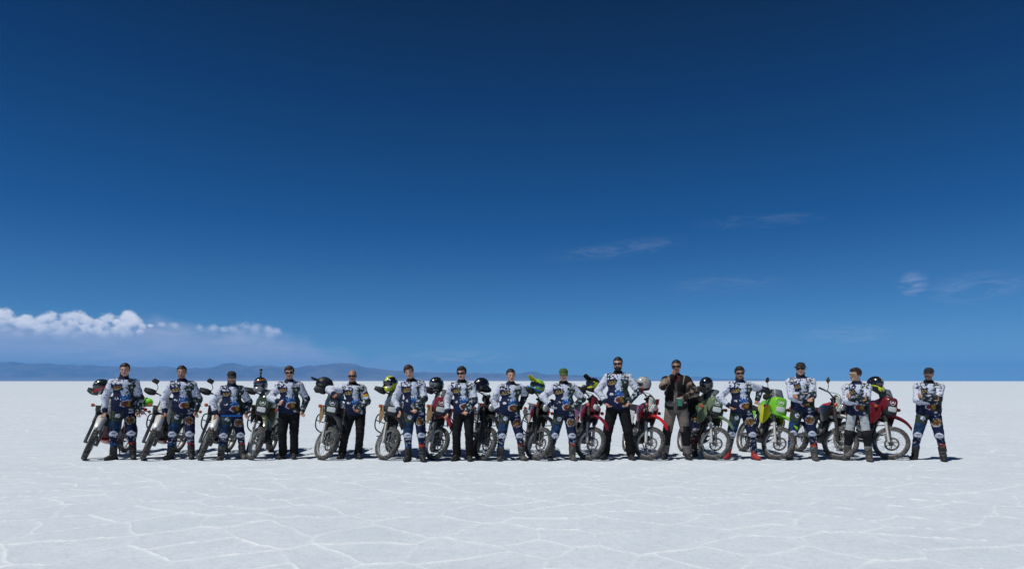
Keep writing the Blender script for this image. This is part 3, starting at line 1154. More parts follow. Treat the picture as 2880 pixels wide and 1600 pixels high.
def build_hand(curl, spread):
    """right hand in its own frame: wrist at 0, fingers along -z, palm faces -y, thumb on the -x side"""
    key = (curl, spread)
    if key in _hand_cache:
        return _hand_cache[key]
    sd = SDF()
    sd.cone((0, 0, 0.03), (0, 0, -0.02), 0.026, 0.027, 0.01)
    for x in (-0.026, -0.009, 0.009, 0.025):
        sd.cone((x * 0.6, 0, -0.015), (x, 0, -0.088), 0.017, 0.0135, 0.012)
    for i, (x, dz_, L) in enumerate(FINGERS):
        p = V3(x * 1.06, 0, -0.086 + dz_)
        a = 0.20 + curl * 0.9
        seg = (L * 0.45, L * 0.31, L * 0.27)
        r = 0.0092 if i < 3 else 0.0080
        for k, l in enumerate(seg):
            d = V3(math.sin(x * 9 * spread) * math.cos(a), -math.sin(a), -math.cos(a))
            q = p + d * l
            sd.cone(p, q, r, r * 0.92, 0.004)
            p, r = q, r * 0.94
            a += 0.18 + curl * 0.95
    p = V3(-0.026, -0.004, -0.026)
    a = 0.75 - 0.35 * curl
    for k, l in enumerate((0.044, 0.033, 0.027)):
        d = unit(V3(-math.sin(a), -0.25 - 0.6 * curl - 0.2 * k * curl, -math.cos(a)))
        q = p + d * l
        sd.cone(p, q, 0.0125 - 0.0015 * k, 0.0115 - 0.0015 * k, 0.006)
        p = q
        a -= 0.25 + 0.5 * curl
    _hand_cache[key] = sd.mesh(0.0055)
    return _hand_cache[key]


def xf(v, rot, loc):
    return v @ np.array(rot).T + loc


def vf_mesh(name, v, f, col):
    c4 = np.concatenate([np.clip(col, 0, 1), np.ones((len(v), 1))], 1)
    return np_mesh(name, v, f, {'Col': ('FLOAT_COLOR', c4)})


def wrinkle(v, f, sk, amp, seed):
    """cloth folds: rings of creases where the limbs bend and a loose waist"""
    nn = vnormals(v, f)
    w_ = (fbm(v * V3(1, 1, 2.3), 14, seed, 4) - 0.5) * 2.4
    w2 = np.abs(fbm(v * V3(1.3, 1.3, 3.2), 22, seed + 40, 3) - 0.5) * 2.2
    return v + nn * (amp * (w_ + 0.5 - w2))[:, None]


M_CLOTH = mat('printed_cloth', attr=True, rough=0.82, spec=0.2, bump=0.25, bscale=420)
M_SKIN = mat('skin', attr=True, rough=0.50, spec=0.4, sss=0.06)
M_HAIR = mat('hair', attr=True, rough=0.55, spec=0.35, bump=0.5, bscale=300)
M_LENS = mat('dark_lens', (0.006, 0.006, 0.007), 0.16, spec=0.4)
M_LENS_P = mat('purple_lens', (0.06, 0.015, 0.06), 0.10, spec=0.8, coat=0.5)
M_LENS_G = mat('amber_lens', (0.22, 0.17, 0.03), 0.14, spec=0.8, coat=0.4)
M_BOOT = mat('boot_leather', (0.013, 0.0125, 0.0125), 0.6, dust=0.22, bump=0.4, bscale=60)
M_BOOT2 = mat('dusty_boot', (0.035, 0.032, 0.03), 0.7, dust=0.55, bump=0.4, bscale=60)
M_SHOE_RED = mat('red_shoe', (0.33, 0.022, 0.020), 0.6, dust=0.3)
M_CAP_B = mat('black_cap', (0.010, 0.010, 0.012), 0.85, bump=0.3, bscale=300)
M_CAP_G = mat('green_cap', (0.045, 0.085, 0.018), 0.85, bump=0.3, bscale=300)
M_HAT = mat('dark_hat', (0.016, 0.017, 0.016), 0.85, bump=0.3, bscale=300)
M_GAITER = mat('neck_gaiter_cloth', (0.010, 0.010, 0.014), 0.9, bump=0.3, bscale=300)
M_BELT = mat('belt', (0.012, 0.011, 0.010), 0.6)
M_POUCH = mat('grey_pouch', (0.10, 0.098, 0.092), 0.8, bump=0.3, bscale=200)


def person(px, top, foot, label, feet=((-0.16, 0, 14), (0.16, 0, 12)), hands=None, pelvis=(0, 0), chest=(0, 0), head=None,
           yaw=0.0, seed=0, top_kind='jersey', legs='mx', boots='boot', extras=(), dist=None, girth=1.0, height=None):
    """px: photograph column, top / foot: photograph rows of crown and soles (give distance and height)"""
    head = head or {}
    D = dist or CAM_Z * F_PX / (foot - 1070)
    H = height or (CAM_Z + (1070 - top) / F_PX * D)
    X = (px - 1440) / F_PX * D
    root = empty('person', (X, D, 0), (0, 0, R(yaw) - 0.9 * math.atan2(X, D)))   # they face the photographer
    tag(root, label, 'person', 'riders lined up beside their motorcycles')
    Hb = H - (0.022 if head.get('cap') else 0.008 if head.get('hair') else 0.0)
    s = Hb / 1.78
    lt, ls = 0.435 * s, 0.425 * s
    # --- skeleton
    ank = [V3(fx, fy, 0.088) for fx, fy, _ in feet]
    px_, py_ = pelvis
    hipw = 0.092 * s
    hz = 1e9
    for i, sgn in enumerate((-1, 1)):
        dxx = ank[i][0] - (px_ + sgn * hipw)
        dyy = ank[i][1] - py_
        reach = (lt + ls) * 0.990
        hz = min(hz, ank[i][2] + math.sqrt(max(reach ** 2 - dxx ** 2 - dyy ** 2, 0.01)))
    hips = [V3(px_ + sgn * hipw, py_, hz) for sgn in (-1, 1)]
    legs_j = []
    for i, sgn in enumerate((-1, 1)):
        ta = R(feet[i][2]) * sgn
        kn, an = ik(hips[i], ank[i], lt, ls, V3(math.sin(ta) * 0.8, -1, 0.0))
        legs_j.append((hips[i], kn, an))
    pelv = V3(px_, py_, hz + 0.03 * s)
    lean = head.get('lean', 0.0)
    Tl = 0.485 * s                            # pelvis to shoulder line
    chest_c = pelv + V3(chest[0] * 0.62, chest[1] * 0.62, 0.36 * s)
    shl = pelv + V3(chest[0], chest[1], math.sqrt(max((Tl - 0.025 * s) ** 2 - chest[0] ** 2 - chest[1] ** 2, 0.01)))
    neck = shl + V3(chest[0] * 0.1, 0.010, 0.082 * s)
    tilt = head.get('shoulder_tilt', 0.0)
    sh = [shl + V3(-0.184 * s, 0.01, -tilt - 0.020), shl + V3(0.184 * s, 0.01, tilt - 0.020)]
    hb = np.array(Matrix.Rotation(R(head.get('yaw', 0)), 3, 'Z') @ Matrix.Rotation(R(head.get('roll', 0)), 3, 'Y') @ Matrix.Rotation(R(head.get('pitch', 4)), 3, 'X'))
    hscale = 0.985 * (0.5 + 0.5 * s)
    crown = shl[2] + (0.30 * s)
    hc = neck + V3(head.get('dx', 0.0), -0.022 + head.get('dy', 0.0), 0.146 * hscale)
    # settle the crown at the measured height
    dz_ = H - (0.012 if head.get('cap') else 0.006) - (hc[2] + 0.120 * hscale)
    if not head.get('free'):
        dz_ = max(min(dz_, 0.05), -0.05)
        for p in (pelv, chest_c, shl, neck, hc, sh[0], sh[1]):
            p[2] += dz_
    arms = []
    for i, sgn in enumerate((-1, 1)):
        tgt, pole, curl, roll = hands[i]
        elb, wr = ik(sh[i], V3(*tgt), 0.288 * s, 0.258 * s, V3(*pole))
        arms.append((sh[i], elb, wr))
    hem = pelv[2] - 0.10 * s
    sk = {'pelvis': pelv, 'chest': chest_c, 'neck': neck, 'hem': hem, 'armL': arms[0], 'armR': arms[1], 'legL': legs_j[0], 'legR': legs_j[1]}
    g = girth
    # --- body: one continuous figure under the clothes, head and hands bare
    sd = SDF()
    sd.ell(pelv, (0.150 * s, 0.105 * s, 0.11 * s), 0.05)
    sd.cone(pelv, chest_c, 0.100 * s, 0.11 * s, 0.05)
    sd.ell(chest_c, (0.150 * s, 0.10 * s, 0.15 * s), 0.05)
    sd.cone(sh[0], sh[1], 0.056, 0.056, 0.04)
    sd.cone(neck - V3(0, 0, 0.06), neck + (hc - neck) * 0.45, 0.060, 0.056, 0.03)
    for a, e, w_ in arms:
        sd.cone(a, e, 0.045, 0.036, 0.02).cone(e, w_, 0.036, 0.026, 0.01)
    for i, (h_, k_, a_) in enumerate(legs_j):
        sd.cone(h_, k_, 0.075, 0.052, 0.03).cone(k_, a_, 0.050, 0.036, 0.02)
        sd.cone(a_, a_ + rotm('Z', feet[i][2] * (-1, 1)[i]) @ V3(0, -0.09, -0.04), 0.034, 0.026, 0.02)
    bv, bf = sd.mesh(0.016)
    skin = np.array(head.get('skin', (0.36, 0.20, 0.135)))
    pieces = [(bv, bf)]
    cols = [np.tile(skin, (len(bv), 1))]
    v, f, c = build_head(head)
    pieces.append((xf(v * hscale, hb, hc), f)); cols.append(c)
    for i, sgn in enumerate((-1, 1)):
        tgt, pole, curl, roll = hands[i]
        v, f = build_hand(curl, 1.0)
        if i == 1:
            v = v * V3(-1, 1, 1)
            f = f[:, ::-1]
        a, e, w_ = arms[i]
        dr = unit(w_ - e)
        zax = -dr
        fwd = V3(0, -1, 0) - dr * (V3(0, -1, 0) @ dr)
        if np.linalg.norm(fwd) < 0.15:
            fwd = V3(0, 0, -1) - dr * (V3(0, 0, -1) @ dr)
        yb = -unit(fwd)
        xb = np.cross(yb, zax)
        B = np.stack([xb, yb, zax], 1) @ rotm('Z', roll * (1 if i == 0 else -1))
        pieces.append((xf(v * (0.95 * s), B, w_), f))
        gl = head.get('gloves')
        cols.append(np.tile(skin * V3(1.05, 0.95, 0.92) if not gl or gl[i] is None else np.array(gl[i]), (len(v), 1)) * (0.88 + 0.24 * fbm(v, 60, 3, 2))[:, None])
    v, f = merge(*pieces)
    link('body', vf_mesh('body', v, f, np.concatenate(cols)), M_SKIN, root)
    # --- upper garment
    sd = SDF()
    sd.ell(pelv + V3(0, -0.005, -0.02), (0.205 * s * g, 0.150 * s * g, 0.17 * s), 0.04)
    sd.cone(pelv + V3(0, -0.01 * g, 0.04), chest_c + V3(0, 0, -0.03), 0.150 * s * g, 0.14 * s * g, 0.05)
    sd.ell(pelv + V3(0.0, -0.012 * g, 0.12 * s), (0.200 * s * g, 0.155 * s * g, 0.17 * s), 0.05)
    sd.ell(chest_c + V3(0, -0.012, 0.01), (0.198 * s, 0.138 * s, 0.170 * s), 0.05)
    sd.cone(sh[0], sh[1], 0.060, 0.060, 0.05)
    for q in sh:
        sd.cone(q, neck - V3(0, 0, 0.045), 0.058, 0.062, 0.03)
    sd.cone(neck - V3(0, 0, 0.06), neck + V3(0, -0.004, 0.004), 0.084, 0.070, 0.03)
    slack = 1.0 if top_kind == 'jersey' else 1.08
    for a, e, w_ in arms:
        sd.cone(a, e, 0.073 * slack, 0.065 * slack, 0.035)
        sd.cone(e, w_ + (e - w_) * 0.02, 0.064 * slack, 0.045 * slack, 0.02)
    hm = hem
    sd.fn((-1, -1, 0), (1, 1, hm + 0.03), lambda X_, Y_, Z_: (hm - Z_) + 0.008 * np.sin(X_ * 28 + seed) + 0.006 * np.sin(Y_ * 41), 0.0, 'inter')
    # open ends at the neck
    sd.cone(neck + V3(0, -0.006, 0.004), neck + V3(0, -0.006, 0.08), 0.050, 0.075, 0.004, True)
    v, f = sd.mesh(0.0105)
    v = smooth_mesh(v, f, 1, 0.4)
    if top_kind == 'jersey':
        col = paint_jersey(v, sk, seed, 'blue_hem' in extras, C_BLACK if 'dark_collar' in extras else C_NAVY)
    elif top_kind == 'jacket':
        col = paint_jacket(v, sk, seed)
    else:
        col = paint_plain(C_BLACK * 1.6, 0.3)(v, sk, seed)
    v = wrinkle(v, f, sk, 0.0062, seed)
    link('jersey' if top_kind == 'jersey' else 'jacket', vf_mesh('garment', v, f, col), M_CLOTH, root)
    # --- trousers
    sd = SDF()
    mx = legs == 'mx'
    bag = {'mx': 1.0, 'black': 0.97, 'grey': 0.95, 'khaki': 0.98}.get(legs, 1.0)
    sd.ell(pelv + V3(0, 0, -0.03), (0.168 * s * (0.4 + 0.6 * g), 0.122 * s * (0.4 + 0.6 * g), 0.12 * s), 0.03)
    for i, (h_, k_, a_) in enumerate(legs_j):
        sd.cone(h_ + V3(0, 0, -0.02), k_, 0.112 * s * bag, 0.084 * s * bag, 0.028)
        if mx:
            sd.ell(k_ + V3(0, -0.022, 0), (0.070, 0.066, 0.085), 0.03)
            sd.cone(k_, a_ + V3(0, 0, 0.11 if boots != 'red' else 0.05), 0.074 * s, 0.058 * s, 0.02)
        else:
            sd.cone(k_, a_ + V3(0, 0.01, 0.035), 0.078 * s * bag, (0.077 if legs == 'black' else 0.066) * s, 0.02)
            if legs != 'black':
                sd.ell(k_ + V3(0, -0.02, 0), (0.068, 0.062, 0.09), 0.03)
    wz = pelv[2] + 0.045
    sd.fn((-1, -1, wz - 0.05), (1, 1, wz + 0.3), lambda X_, Y_, Z_: Z_ - wz, 0.0, 'inter')
    v, f = sd.mesh(0.0105)
    v = smooth_mesh(v, f, 1, 0.4)
    pf = {'mx': paint_mx, 'grey': paint_grey_trousers, 'khaki': paint_khaki, 'black': paint_plain(V3(0.0075, 0.0075, 0.0085), 0.35), 'camo': paint_mx}[legs]
    col = pf(v, sk, seed, True) if boots == 'red' else pf(v, sk, seed)
    v = wrinkle(v, f, sk, 0.008 if legs == 'black' else 0.006, seed + 7)
    link('trousers', vf_mesh('trousers', v, f, col), M_CLOTH, root)
    # --- boots
    for i, sgn in enumerate((-1, 1)):
        h_, k_, a_ = legs_j[i]
        rz = rotm('Z', feet[i][2] * sgn)
        sd = SDF()
        an = V3(0, 0, 0)
        up = rz.T @ unit(k_ - a_)
        if (mx and boots != 'red') or legs == 'grey':
            sd.cone(an, an + up * 0.150, 0.054, 0.062, 0.02)
            sd.cone(an + V3(0, -0.03, -0.02), an + up * 0.12 + V3(0, -0.022, 0), 0.045, 0.040, 0.03)
        else:
            sd.cone(an, an + up * 0.10, 0.050, 0.052, 0.02)
        sd.cone(V3(0, 0.035, -0.048), V3(0, -0.09, -0.050), 0.038, 0.040, 0.03)
        sd.ell(V3(0.0, -0.130, -0.050), (0.048, 0.065, 0.037), 0.03)
        sd.cone(V3(0, 0.0, -0.01), V3(0, -0.10, -0.045), 0.047, 0.034, 0.03)
        sd.fn((-0.3, -0.3, -0.2), (0.3, 0.3, -0.05), lambda X_, Y_, Z_: -0.086 - Z_, 0.0, 'inter')
        v, f = sd.mesh(0.009)
        bm_ = {'boot': M_BOOT, 'dusty': M_BOOT2, 'red': M_SHOE_RED}[boots]
        bo = link('boot', np_mesh('boot', xf(v, rz, a_), f), bm_, root)
        # sole slab and buckles
        nu = 22

        def sole(u, t, rz=rz, a_=a_):
            a = u * 2 * math.pi
            x = 0.046 * math.sin(a) * (1.0 - 0.10 * math.cos(a))
            y = -0.050 - 0.140 * math.cos(a)
            p = rz @ V3(x * (0.2 + 0.8 * t), -0.050 + (y + 0.050) * (0.2 + 0.8 * t), -0.078) + a_
            return p
        sv, sf = grid_patch(nu, 3, sole, 0.018)
        link('sole', np_mesh('sole', sv, sf, sharp=40), M_CAP_B, bo)
        if mx and boots != 'red':
            for kz in (0.03, 0.08, 0.13):
                def strap(u, t, rz=rz, a_=a_, kz=kz, up=up):
                    a = (u - 0.5) * 3.4
                    c = up * (kz + (t - 0.5) * 0.018)
                    r = 0.061 + 0.03 * max(0, 0.06 - kz)
                    return rz @ (c + V3(r * math.sin(a), -r * math.cos(a) - (0.012 if kz < 0.1 else 0.0), 0)) + a_
                tv, tf = grid_patch(9, 2, strap, 0.008)
                link('buckle_strap', np_mesh('buckle_strap', tv, tf, sharp=40), M_POUCH if i else M_BELT, bo)
    # --- things worn on the head
    def head_part(name, v, f, m, col=None):
        vv = xf(v * hscale, hb, hc)
        me = vf_mesh(name, vv, f, col) if col is not None else np_mesh(name, vv, f, sharp=50)
        return link(name, me, m, root)
    if head.get('hair'):
        v, f, c = build_hair(head, head['hair'])
        head_part('hair', v, f, M_HAIR, c)
    if head.get('beard'):
        v, f, c = build_hair(head, 'beard')
        head_part('beard', v, f, M_HAIR, c)
    if head.get('glasses'):
        v, f = build_glasses(head['glasses'] != 'clear')
        head_part('sunglasses', v, f, {'dark': M_LENS, 'purple': M_LENS_P, 'amber': M_LENS_G, 'clear': M_LENS}[head['glasses']])
    if head.get('cap'):
        kind, m = head['cap']
        v, f = build_cap(kind)
        head_part('cap' if kind == 'cap' else 'hat', v, f, m)
    if 'gaiter' in extras:
        sd = SDF()
        sd.cone(neck - V3(0, 0, 0.02), neck + (hc - neck) * 0.36, 0.078, 0.069, 0.01)
        sd.cone(neck + V3(0, 0.02, 0.0), neck + (hc - neck) * 0.40 + V3(0, 0.02, 0), 0.068, 0.066, 0.02)
        v, f = sd.mesh(0.009)
        v = wrinkle(v, f, sk, 0.006, seed + 3)
        link('neck_gaiter', np_mesh('neck_gaiter', v, f), M_GAITER, root)
    if 'pouch' in extras:
        sd = SDF()
        sd.ell(pelv + V3(-0.10, -0.155, 0.03), (0.095, 0.045, 0.060), 0.01)
        sd.cone(pelv + V3(-0.17, -0.12, 0.03), pelv + V3(0.17, -0.12, 0.04), 0.026, 0.022, 0.02)
        v, f = sd.mesh(0.01)
        link('waist_pouch', np_mesh('waist_pouch', v, f), M_POUCH, root)
    if 'armband' in extras:
        a, e, w_ = arms[1]
        c = a + (e - a) * 0.52
        for q, cc in enumerate(((0.02, 0.02, 0.02), (0.45, 0.02, 0.02), (0.55, 0.35, 0.02))):
            p0 = c + unit(e - a) * (q - 1) * 0.016
            sd = SDF().cone(p0, p0 + unit(e - a) * 0.014, 0.074, 0.073, 0.0)
            v, f = sd.mesh(0.009)
            link('flag_stripe', np_mesh('flag_stripe', v, f), mat('flag_%d' % q, cc, 0.8), root)
    return root, sk, hc


# hand entries: wrist target, elbow pole, finger curl, roll about the forearm
HANG_L = ((-0.25, -0.07, 0.90), (-0.5, 0.9, 0), 0.45, -70)
HANG_R = ((0.25, -0.07, 0.90), (0.5, 0.9, 0), 0.45, -70)
CROSS_L = ((0.055, -0.185, 1.13), (-0.9, -0.15, -0.8), 0.30, 20)
CROSS_R = ((-0.075, -0.235, 1.17), (0.9, -0.15, -0.8), 0.75, 20)
SKIN_A = (0.50, 0.29, 0.205)
SKIN_B = (0.40, 0.225, 0.155)
SKIN_C = (0.52, 0.315, 0.23)
BLACKH = (0.010, 0.008, 0.007)
BROWNH = (0.030, 0.016, 0.009)


def build_people():
    person(348, 1021, 1291.5, 'bareheaded smiling man in black neck gaiter beside motorcycle carrying a black and red helmet',
           feet=((-0.16, 0.02, 50), (0.15, 0, 6)), hands=(((-0.295, -0.06, 0.90), (-0.9, 0.55, 0), 0.5, -70), ((0.225, -0.10, 0.90), (0.9, 0.55, 0), 0.5, -60)),
           head=dict(hair='short', hair_col=BLACKH, skin=SKIN_A, yaw=-6, pitch=6, dx=0.02), seed=1, extras=('gaiter',))
    person(511, 1028, 1290.5, 'bareheaded stubbly man with hanging hands and printed trousers between two white motorcycles',
           pelvis=(0.03, 0), chest=(-0.025, 0), yaw=-5, feet=((-0.19, 0.02, 30), (0.165, 0, 8)), hands=(((-0.27, -0.08, 0.89), (-0.9, 0.55, 0), 0.5, -70), ((0.25, -0.10, 0.89), (0.8, 0.6, 0), 0.5, -60)),
           head=dict(hair='short', hair_col=BLACKH, skin=SKIN_B, stubble=0.45, pitch=4), seed=2)
    person(655, 1042, 1291, 'stocky man in black cap with blue jersey hem and arms held away',
           yaw=6, pelvis=(-0.02, 0), feet=((-0.20, 0.02, 20), (0.165, 0, 12)), hands=(((-0.295, -0.06, 0.86), (-0.8, 0.6, 0), 0.5, -70), ((0.225, -0.08, 0.86), (0.8, 0.6, 0), 0.5, -60)),
           head=dict(cap=('cap', M_CAP_B), skin=SKIN_A, stubble=0.55, hair_col=BROWNH, pitch=8), seed=3, extras=('blue_hem', 'gaiter'), girth=1.12, boots='dusty')
    person(814, 1030, 1289.5, 'man in glasses and black trousers resting a hand on the olive green motorcycle',
           yaw=-6, feet=((-0.12, 0.02, 16), (0.085, 0, 6)), hands=(((-0.155, -0.23, 1.07), (-0.8, 0.5, 0), 0.35, 10), ((0.245, -0.07, 0.90), (0.8, 0.7, 0), 0.45, -60)),
           head=dict(hair='mid', hair_col=BROWNH, skin=SKIN_A, glasses='clear', yaw=6, stubble=0.3), seed=4, legs='black')
    person(993, 1039, 1288.5, 'bald man in dark sunglasses leaning his arm on the dark grey motorcycle',
           feet=((-0.20, 0.02, 20), (0.10, -0.03, 10)), pelvis=(0.045, 0), chest=(-0.05, 0), hands=(((-0.335, -0.14, 1.20), (-0.5, 0.6, 0.25), 0.45, 0), ((0.115, -0.20, 0.93), (0.9, 0.4, 0), 0.6, 40)),
           head=dict(skin=(0.38, 0.19, 0.13), glasses='dark', yaw=-8, cut=0.25, hair_col=(0.10, 0.06, 0.045), stubble=0.15), seed=5, legs='black', extras=('dark_collar', 'armband'))
    person(1163, 1027, 1296.5, 'brown-haired man with tilted head in printed jersey leaning towards the dark red motorcycle',
           feet=((-0.09, 0.02, 22), (0.16, -0.05, 10)), pelvis=(0.015, 0), chest=(-0.055, 0), hands=(((-0.255, -0.08, 0.92), (-0.7, 0.8, 0), 0.5, -70), ((0.05, -0.21, 0.96), (1.0, 0.25, 0.1), 0.5, 30)),
           head=dict(hair='mid', hair_col=BROWNH, skin=SKIN_C, roll=-13, yaw=-8, dx=-0.035, pitch=10, shoulder_tilt=0.015), seed=6, extras=('dark_collar',))
    person(1298, 1031, 1294.5, 'dark-haired man in sunglasses and black trousers, hand resting low on his thigh',
           yaw=-7, pelvis=(0.04, 0), chest=(-0.035, 0), feet=((-0.09, 0.02, 24), (0.15, -0.02, 12)), hands=(((-0.25, -0.06, 0.88), (-0.6, 0.9, 0), 0.45, -70), ((0.125, -0.20, 0.92), (1.0, 0.4, 0), 0.5, 20)),
           head=dict(hair='mid', hair_col=BLACKH, skin=SKIN_A, glasses='dark', yaw=-8), seed=7, legs='black', extras=('dark_collar',))
    person(1437, 1037, 1294, 'short-haired man without glasses, one gloved fist at his side, beside black motorcycle',
           yaw=5, pelvis=(-0.025, 0), chest=(0.02, 0), feet=((-0.20, 0.0, 10), (0.20, 0.01, 22)), hands=(((-0.235, 0.00, 0.90), (-0.8, 0.7, 0), 0.5, -60), ((0.195, 0.10, 1.00), (0.55, 0.9, 0), 0.9, 0)),
           head=dict(hair='short', hair_col=BLACKH, skin=SKIN_A, yaw=6, gloves=((0.012, 0.012, 0.014), (0.03, 0.03, 0.034))), seed=8, boots='dusty')
    person(1582, 1034, 1293.5, 'man in green cap and purple sunglasses with both hands on his hips',
           yaw=4, pelvis=(0.03, 0), chest=(-0.01, 0), feet=((-0.215, 0.02, 12), (0.175, -0.02, 14)), hands=(((-0.215, -0.10, 1.00), (-1.0, 0.35, 0), 0.45, 60), ((0.20, -0.10, 0.98), (1.0, 0.35, 0), 0.45, 60)),
           head=dict(cap=('cap', M_CAP_G), skin=SKIN_A, glasses='purple', pitch=6, gloves=((0.42, 0.43, 0.45), (0.02, 0.02, 0.025))), seed=9, boots='dusty', extras=('dark_collar',))
    person(1738, 1004, 1291.5, 'tall bearded man in dark sunglasses and black trousers, legs wide, hands on hips',
           yaw=-4, feet=((-0.235, 0.0, 18), (0.235, 0.0, 20)), hands=(((-0.215, -0.11, 1.055), (-1.0, 0.25, 0), 0.3, 60), ((0.215, -0.11, 1.065), (1.0, 0.25, 0), 0.3, 60)),
           head=dict(hair='short', beard=True, hair_col=BLACKH, skin=SKIN_A, glasses='dark', yaw=-3), seed=10, legs='black', extras=('dark_collar',), girth=1.03)
    r11 = person(1902, 1012, 1290.5, 'man in brown and black jacket with khaki trousers raising a hand to his mouth',
                 feet=((-0.20, 0.02, 14), (0.205, 0, 14)), hands=(((-0.075, -0.17, 1.535), (-0.75, -0.25, -0.8), 0.65, 120), ((0.135, -0.25, 1.155), (0.9, 0.15, -0.3), 0.55, -20)),
                 head=dict(hair='short', hair_col=BLACKH, skin=(0.30, 0.165, 0.11), glasses='dark', yaw=-3, fringe=0.074), seed=11, top_kind='jacket', legs='khaki', extras=('pouch',))
    person(2082, 1031, 1291, 'dark-haired man in red shoes with an arm along the lime green motorcycle',
           yaw=6, pelvis=(0.02, 0), chest=(-0.03, 0), feet=((-0.215, 0.02, 24), (0.245, 0, 24)), hands=(((-0.205, -0.10, 0.985), (-1.0, 0.3, 0), 0.35, 60), ((0.31, 0.05, 1.10), (0.7, 0.6, 0.1), 0.5, 0)),
           head=dict(hair='mid', hair_col=BLACKH, skin=SKIN_B, glasses='dark', stubble=0.4), seed=12, boots='red', extras=('gaiter',))
    person(2257, 1017, 1292, 'smiling man in dark brimmed hat and sunglasses with arms crossed beside red and white motorcycle',
           feet=((-0.20, 0.0, 22), (0.20, -0.03, 10)), hands=(CROSS_L, CROSS_R), chest=(-0.03, 0),
           head=dict(cap=('hat', M_HAT), skin=SKIN_A, glasses='dark', yaw=-4, pitch=3), seed=13, boots='dusty', extras=('gaiter',))
    person(2413, 1035, 1294.5, 'man in grey and black trousers with crossed arms looking aside through amber sunglasses',
           feet=((-0.175, 0.0, 14), (0.18, -0.02, 16)), hands=(CROSS_L, CROSS_R), chest=(-0.02, 0), yaw=-8,
           head=dict(hair='mid', hair_col=BROWNH, skin=SKIN_C, glasses='amber', yaw=-44, dx=-0.02), seed=14, legs='grey', boots='dusty',
           )
    person(2612, 1032, 1293.5, 'bearded man in black cap with crossed arms standing apart at the end of the row',
           feet=((-0.215, 0.0, 20), (0.225, -0.02, 8)), hands=(CROSS_L, CROSS_R), yaw=-4,
           head=dict(cap=('cap', M_CAP_B), skin=SKIN_A, stubble=0.6, hair_col=BLACKH, yaw=-10, pitch=-6), seed=15, extras=('dark_collar',), girth=1.06)
    # a rider bending behind the man in the brown jacket, mostly hidden by him
    person(1937, 1056, 1276, 'stooping rider in black jacket half hidden behind the man in the brown jacket',
           feet=((-0.05, 0.05, 10), (0.10, 0.0, 14)), pelvis=(0.04, 0.12), chest=(-0.24, -0.25), hands=(((-0.12, -0.30, 0.80), (-0.6, 0.6, 0), 0.5, -60), ((0.31, -0.28, 1.02), (0.5, 0.5, -0.3), 0.5, 0)),
           head=dict(hair='short', hair_col=BLACKH, skin=SKIN_A, pitch=24, free=True, dx=-0.03), seed=16, top_kind='plain', legs='mx', dist=13.25, height=1.76)
    return r11


R11 = build_people()


